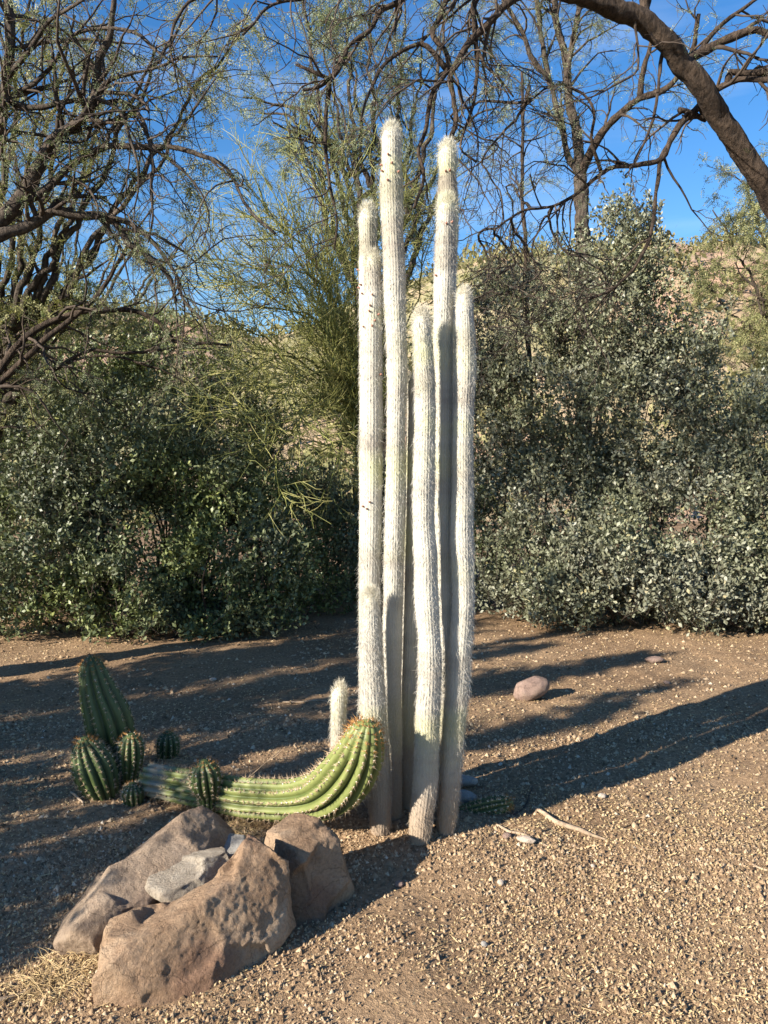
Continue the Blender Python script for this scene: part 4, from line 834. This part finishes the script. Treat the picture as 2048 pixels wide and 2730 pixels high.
# --- jojoba bushes
def jojoba(name, label, lumps, nshoot, leafmat, seed, cat='bush', group=None, leafL=0.047, leafW=0.0225, nl=10, sz=1.0, zmin=0.03, shell=0.55, fine=True):
    rg = rng(seed); lu = np.array(lumps, float); ar = (lu[:, 3] * lu[:, 4] + lu[:, 3] * lu[:, 5]) ** 1.0
    base = np.array([lu[:, 0].mean(), lu[:, 1].mean() + 0.1, -0.02])
    root = thing(name, label, cat, tuple(base), group)
    n = int(nshoot * 2.2); i = rg.choice(len(lu), n, p=ar / ar.sum()); u = norm(rg.normal(size=(n, 3))); u[:, 1] = np.where((u[:, 1] > 0.25) & (rg.uniform(size=n) < 0.6), -u[:, 1], u[:, 1])
    f = 1 - (1 - shell) * rg.uniform(0, 1, n) ** 1.6
    c = lu[i, :3] + u * lu[i, 3:] * (f * (1 + 0.30 * vnoise(lu[i, :3] + u * 1.0, 3.2, seed) + 0.10 * vnoise(lu[i, :3] + u, 9.0, seed + 1) + np.where(rg.uniform(size=n) < 0.07, rg.uniform(0.05, 0.32, n), 0)))[:, None]
    # thin the deep inside and leave uneven clumps with dark gaps
    q = np.linalg.norm((c[:, None] - lu[None, :, :3]) / lu[None, :, 3:], axis=2).min(1)
    cl = fbm(c, 2.6, seed + 3, 3)
    ok = (c[:, 2] > zmin) & (q > 0.45) & (cl + rg.normal(0, 0.20, n) > -0.22); c = c[ok][:nshoot]; u = u[ok][:nshoot]; n = len(c)
    D = norm(u * 0.55 + np.array([0, 0, 0.55]) + 0.55 * rg.normal(size=(n, 3)))
    W = Soup(); Ls = 0.21 * sz * rg.uniform(0.6, 1.3, n)
    st = np.stack([c - D * (Ls * t)[:, None] * 1.0 + np.array([0, 0, -0.02]) * t for t in (0.9,)] + [c + D * (Ls * 0.25)[:, None]], 1)
    W.tubes(st[::2], np.broadcast_to(np.array([0.0028, 0.0012]), (len(st[::2]), 2)), 3)
    stuff(W.mesh('twigs', M['twig'], root))
    # main stems from the foot to the lumps
    SO = Soup()
    for k in range(min(26, 5 + 3 * len(lu))):
        l = lu[k % len(lu)]; e = l[:3] + norm(rg.normal(size=3)) * l[3:] * 0.75; e[2] = max(e[2], 0.25)
        b0 = np.array([l[0] * 0.6 + base[0] * 0.4 + rg.normal(0, 0.18), l[1] + 0.05 + rg.normal(0, 0.12), -0.04]); md = b0 * 0.45 + e * 0.55 + rg.normal(0, 0.08, 3)
        SO.tube(smooth_poly([b0, md, e], 12), np.linspace(0.016, 0.005, 12), 6)
    SO.mesh('stems', M['bark'], root)
    Lf = Soup(); ph = rg.uniform(0, 2 * np.pi, n); s1 = norm(np.cross(D, rg.normal(size=(n, 3)))); s2 = np.cross(D, s1)
    for k in range(nl):
        t = (k // 2) / (nl / 2.0); a = ph + (k % 2) * np.pi + (k // 2) * np.pi / 2
        sd = s1 * np.cos(a)[:, None] + s2 * np.sin(a)[:, None]
        p = c + D * (Ls * (0.3 - t * 1.0))[:, None]
        d = norm(D * 0.6 + sd * 0.75 + np.array([0, 0, 0.25]) + 0.25 * rg.normal(size=(n, 3)))
        nr_ = norm(sd * -0.5 + 0.9 * rg.normal(size=(n, 3)))
        sc = rg.uniform(0.6, 1.25, n) * sz
        Lf.leaves(p, d, nr_, leafL * sc, leafW * sc, fine)
    stuff(Lf.mesh('foliage', leafmat, root, False))
    return root
jojoba('jojoba_bush', 'dense dark green jojoba bush behind the green cacti, reaching the ground', [(-2.2, 7.3, 0.75, 1.0, 0.8, 0.95), (-1.35, 7.15, 0.65, 0.75, 0.75, 0.75), (-2.6, 7.2, 1.6, 0.8, 0.75, 0.75), (-1.75, 7.4, 1.35, 0.8, 0.7, 0.6), (-0.85, 7.95, 0.75, 0.7, 0.6, 0.85), (-2.3, 6.75, 0.4, 0.55, 0.4, 0.5), (-1.55, 6.75, 0.35, 0.45, 0.4, 0.45), (-3.2, 6.9, 0.8, 0.7, 0.6, 0.95)],
       8600, M['jojoba_green'], 301, fine=False)
jojoba('jojoba_bush', 'tall shaded jojoba bush under the arching mesquite limbs', [(-3.6, 7.9, 1.2, 0.8, 0.8, 1.3), (-3.3, 8.3, 2.6, 0.9, 0.7, 0.85), (-2.4, 8.5, 2.3, 0.8, 0.7, 0.75), (-1.7, 8.6, 1.8, 0.6, 0.6, 0.6)], 4200, M['jojoba_green'], 302, fine=False)
jojoba('jojoba_bush', 'low jojoba bush in deep shade right behind the silver columns', [(-0.35, 8.9, 0.7, 0.7, 0.6, 0.85), (0.4, 9.0, 0.7, 0.7, 0.6, 0.9), (0.9, 8.6, 0.6, 0.6, 0.55, 0.8)], 2000, M['jojoba_green'], 303, fine=False)
jojoba('jojoba_bush', 'towering grey green jojoba bush with a peaked top behind the pebble', [(1.75, 8.0, 0.9, 0.9, 0.75, 1.0), (2.1, 8.2, 2.0, 0.95, 0.8, 1.0), (2.35, 8.4, 3.1, 0.85, 0.75, 0.85), (1.5, 8.3, 2.9, 0.45, 0.5, 0.65), (2.75, 8.2, 1.9, 0.8, 0.7, 0.9), (2.5, 8.4, 3.75, 0.55, 0.55, 0.6), (3.15, 8.3, 2.6, 0.55, 0.5, 0.55), (1.35, 7.6, 0.55, 0.5, 0.45, 0.6), (1.05, 8.4, 1.8, 0.4, 0.5, 0.9), (1.2, 8.5, 2.9, 0.42, 0.5, 0.75)],
       8200, M['jojoba'], 304, fine=False)
jojoba('jojoba_bush', 'sunlit silvery jojoba bush spreading low beside the towering one', [(3.0, 7.55, 0.75, 0.85, 0.75, 0.85), (3.8, 7.6, 0.95, 0.85, 0.75, 1.0), (2.2, 7.3, 0.55, 0.65, 0.55, 0.6), (3.6, 7.9, 1.7, 0.75, 0.6, 0.65), (2.9, 7.05, 0.4, 0.6, 0.4, 0.42), (3.6, 7.05, 0.45, 0.6, 0.4, 0.45), (1.65, 7.15, 0.35, 0.4, 0.35, 0.38), (4.3, 8.3, 2.0, 0.6, 0.5, 0.6)],
       6600, M['jojoba'], 305, fine=False)
# unseen jojobas added on the sunward side, shaped to cast shade across the beds
jojoba('jojoba_bush', 'rounded unseen jojoba bush added beyond the straw tuft to shade the slab', [(-4.1, 0.72, 0.95, 0.5, 0.36, 1.0), (-4.5, 0.85, 1.3, 0.45, 0.34, 0.65)], 1500, M['jojoba_green'], 306, fine=False, nl=9, leafL=0.045, leafW=0.022)
for j, (n_, r_n, h_, lab) in enumerate(((3.38, 0.10, 3.7, 'slim tall jojoba out of view, added for its shade, first of the sunward row'), (3.66, 0.12, 2.4, 'shorter slim jojoba out of view, added for its shade, second of the sunward row'), (4.08, 0.20, 3.4, 'broad tall jojoba out of view, added for its shade, third of the sunward row'),
                                          (4.78, 0.15, 3.8, 'slim jojoba out of view, added for its shade, fourth of the sunward row'), (5.65, 0.32, 3.1, 'widest jojoba out of view, added for its shade, last of the sunward row'))):
    yc = (n_ - 2.85) / 0.82
    jojoba('jojoba_bush', lab, [(-5.0 + 0.25 * (k % 2), yc + 0.06 * (-1) ** k, z_, r_n * 1.15 * q_, r_n * q_, 0.55) for k, (z_, q_) in enumerate([(zz, 0.75 + 0.35 * math.sin(zz * 2.3 + j)) for zz in np.arange(0.45, h_, 0.55)])],
           int(300 + 900 * r_n * h_ / 1.0), M['jojoba_green'], 310 + j, fine=False, nl=8, leafL=0.075, leafW=0.04)
side_tree('many stemmed mesquite out of view shading the beds', (-6.6, 0.6, -0.05), [(-6.6, 1.0, 3.4), (-6.2, 1.6, 3.0), (-6.8, 2.2, 3.3), (-6.0, 0.9, 2.6), (-7.0, 1.6, 4.2), (-6.4, 2.6, 2.8), (-6.5, 3.0, 3.6), (-6.2, 2.1, 2.2)], M['mesq_leaf'], 91, (60, 200, 250, 2000), 0.14, (0.04, 0.018), 0.11)

# ------------------------------------------------------------------ ground litter
rg = rng(900)
def scatter(n, ylo, yhi, seed, bias=1.0):
    rg = rng(seed); Y = ylo + (yhi - ylo) * rg.uniform(0, 1, n) ** bias; X = rg.uniform(-0.62, 0.62, n) * (Y + 0.6)
    return X, Y, rg
s = Soup()
def pebbles(n, ylo, yhi, size, seed, flat=0.6, bias=1.0):
    X, Y, rg = scatter(n, ylo, yhi, seed, bias); dens = fbm(np.stack([X, Y, 0 * X], -1), 1.6, 77, 3); k = dens + rg.normal(0, .35, n) > -0.8; X, Y = X[k], Y[k]; n = len(X)
    z = ground_height(X, Y); sz = size * np.clip(rg.gamma(2.2, 0.45, n), 0.3, 3)
    u = np.array([[1, 0, -.3], [-0.4, 0.95, -.3], [-0.6, -0.9, -.3], [0.1, 0.05, 1]], float)
    a = rg.uniform(0, 2 * np.pi, n); ca, sa = np.cos(a), np.sin(a)
    e = rg.uniform(0.55, 1.4, (n, 4, 1)) * u[None] * np.array([1, 0.7, flat])
    e = np.stack([e[..., 0] * ca[:, None] - e[..., 1] * sa[:, None], e[..., 0] * sa[:, None] + e[..., 1] * ca[:, None], e[..., 2]], -1)
    V = np.stack([X, Y, z + sz * 0.25], -1)[:, None] + e * sz[:, None, None]
    t = np.array([[0, 1, 3], [1, 2, 3], [2, 0, 3]])
    s.add(V.reshape(-1, 3), (t[None] + (np.arange(n) * 4)[:, None, None]).reshape(-1, 3))
pebbles(68000, 1.75, 3.2, 0.0042, 1, 0.8); pebbles(36000, 2.6, 4.6, 0.0058, 2, 0.7); pebbles(17000, 4.2, 7.6, 0.0078, 3); pebbles(420, 1.8, 6.0, 0.009, 4)
o = s.mesh('gravel', M['chips'], None, False); tag(stuff(o), 'loose brown gravel and crumbs covering the soil', 'gravel')
s = Soup()
def bits(n, ylo, yhi, L, W, seed, tilt=0.35):
    X, Y, rg = scatter(n, ylo, yhi, seed); dens = fbm(np.stack([X, Y, 0 * X], -1), 1.3, 55, 3); k = dens + rg.normal(0, .35, n) > -0.1; X, Y = X[k], Y[k]; n = len(X)
    a = rg.uniform(0, 2 * np.pi, n); d = np.stack([np.cos(a), np.sin(a), rg.normal(0, tilt, n)], -1)
    nn = norm(np.stack([rg.normal(0, .5, n), rg.normal(0, .5, n), np.ones(n)], -1)); l = L * rg.uniform(0.5, 1.5, n)
    p = np.stack([X, Y, ground_height(X, Y) + 0.004 + np.maximum(0, -d[:, 2]) * l], -1)
    s.leaves(p, d, nn, l, W * rg.uniform(0.6, 1.4, n), False)
bits(42000, 1.75, 3.6, 0.011, 0.0042, 11, 0.45); bits(26000, 3.0, 7.4, 0.015, 0.006, 12); bits(9000, 1.75, 7.0, 0.032, 0.002, 13, 0.14); bits(2600, 1.75, 6.0, 0.065, 0.002, 14, 0.06)
o = s.mesh('leaf_litter', M['straw'], None, False); tag(stuff(o), 'straw coloured leaf litter and dry stems scattered on the soil', 'leaf litter')
# tuft of dry grass by the slab
def tuft(x, y, n, Lh, spread, label, seed):
    rg = rng(seed); c = G(x, y); T = Soup(); a = rg.uniform(0, 2 * np.pi, n)
    p = np.stack([c[0] + rg.normal(0, spread, n), c[1] + rg.normal(0, spread * 0.7, n), np.zeros(n)], -1); p[:, 2] = ground_height(p[:, 0], p[:, 1]) - 0.002
    d = norm(np.stack([np.cos(a), np.sin(a), rg.uniform(0.1, 1.0, n)], -1)); pts = [p]
    for i in range(4):
        d = norm(d + np.array([0, 0, -0.35]) + 0.25 * rg.normal(size=(n, 3))); q = pts[-1] + d * (Lh * rg.uniform(0.15, 0.3, n))[:, None]; q[:, 2] = np.maximum(q[:, 2], ground_height(q[:, 0], q[:, 1]) + 0.002); pts.append(q)
    T.tubes(np.stack(pts, 1), np.broadcast_to(np.array([.0013, .0012, .001, .0008, .0004]), (n, 5)), 3)
    o = T.mesh('dry_grass', M['straw'], None, False); origin_to(o, tuple(c)); return tag(o, label, 'grass')
tuft(150, 2600, 420, 0.12, 0.055, 'matted tuft of dry straw at the low end of the slab', 1)
tuft(640, 2200, 260, 0.08, 0.05, 'dry straw caught beneath the lying green cactus', 2)
tuft(470, 2030, 160, 0.09, 0.06, 'wispy dry grass around the small round cactus', 3)
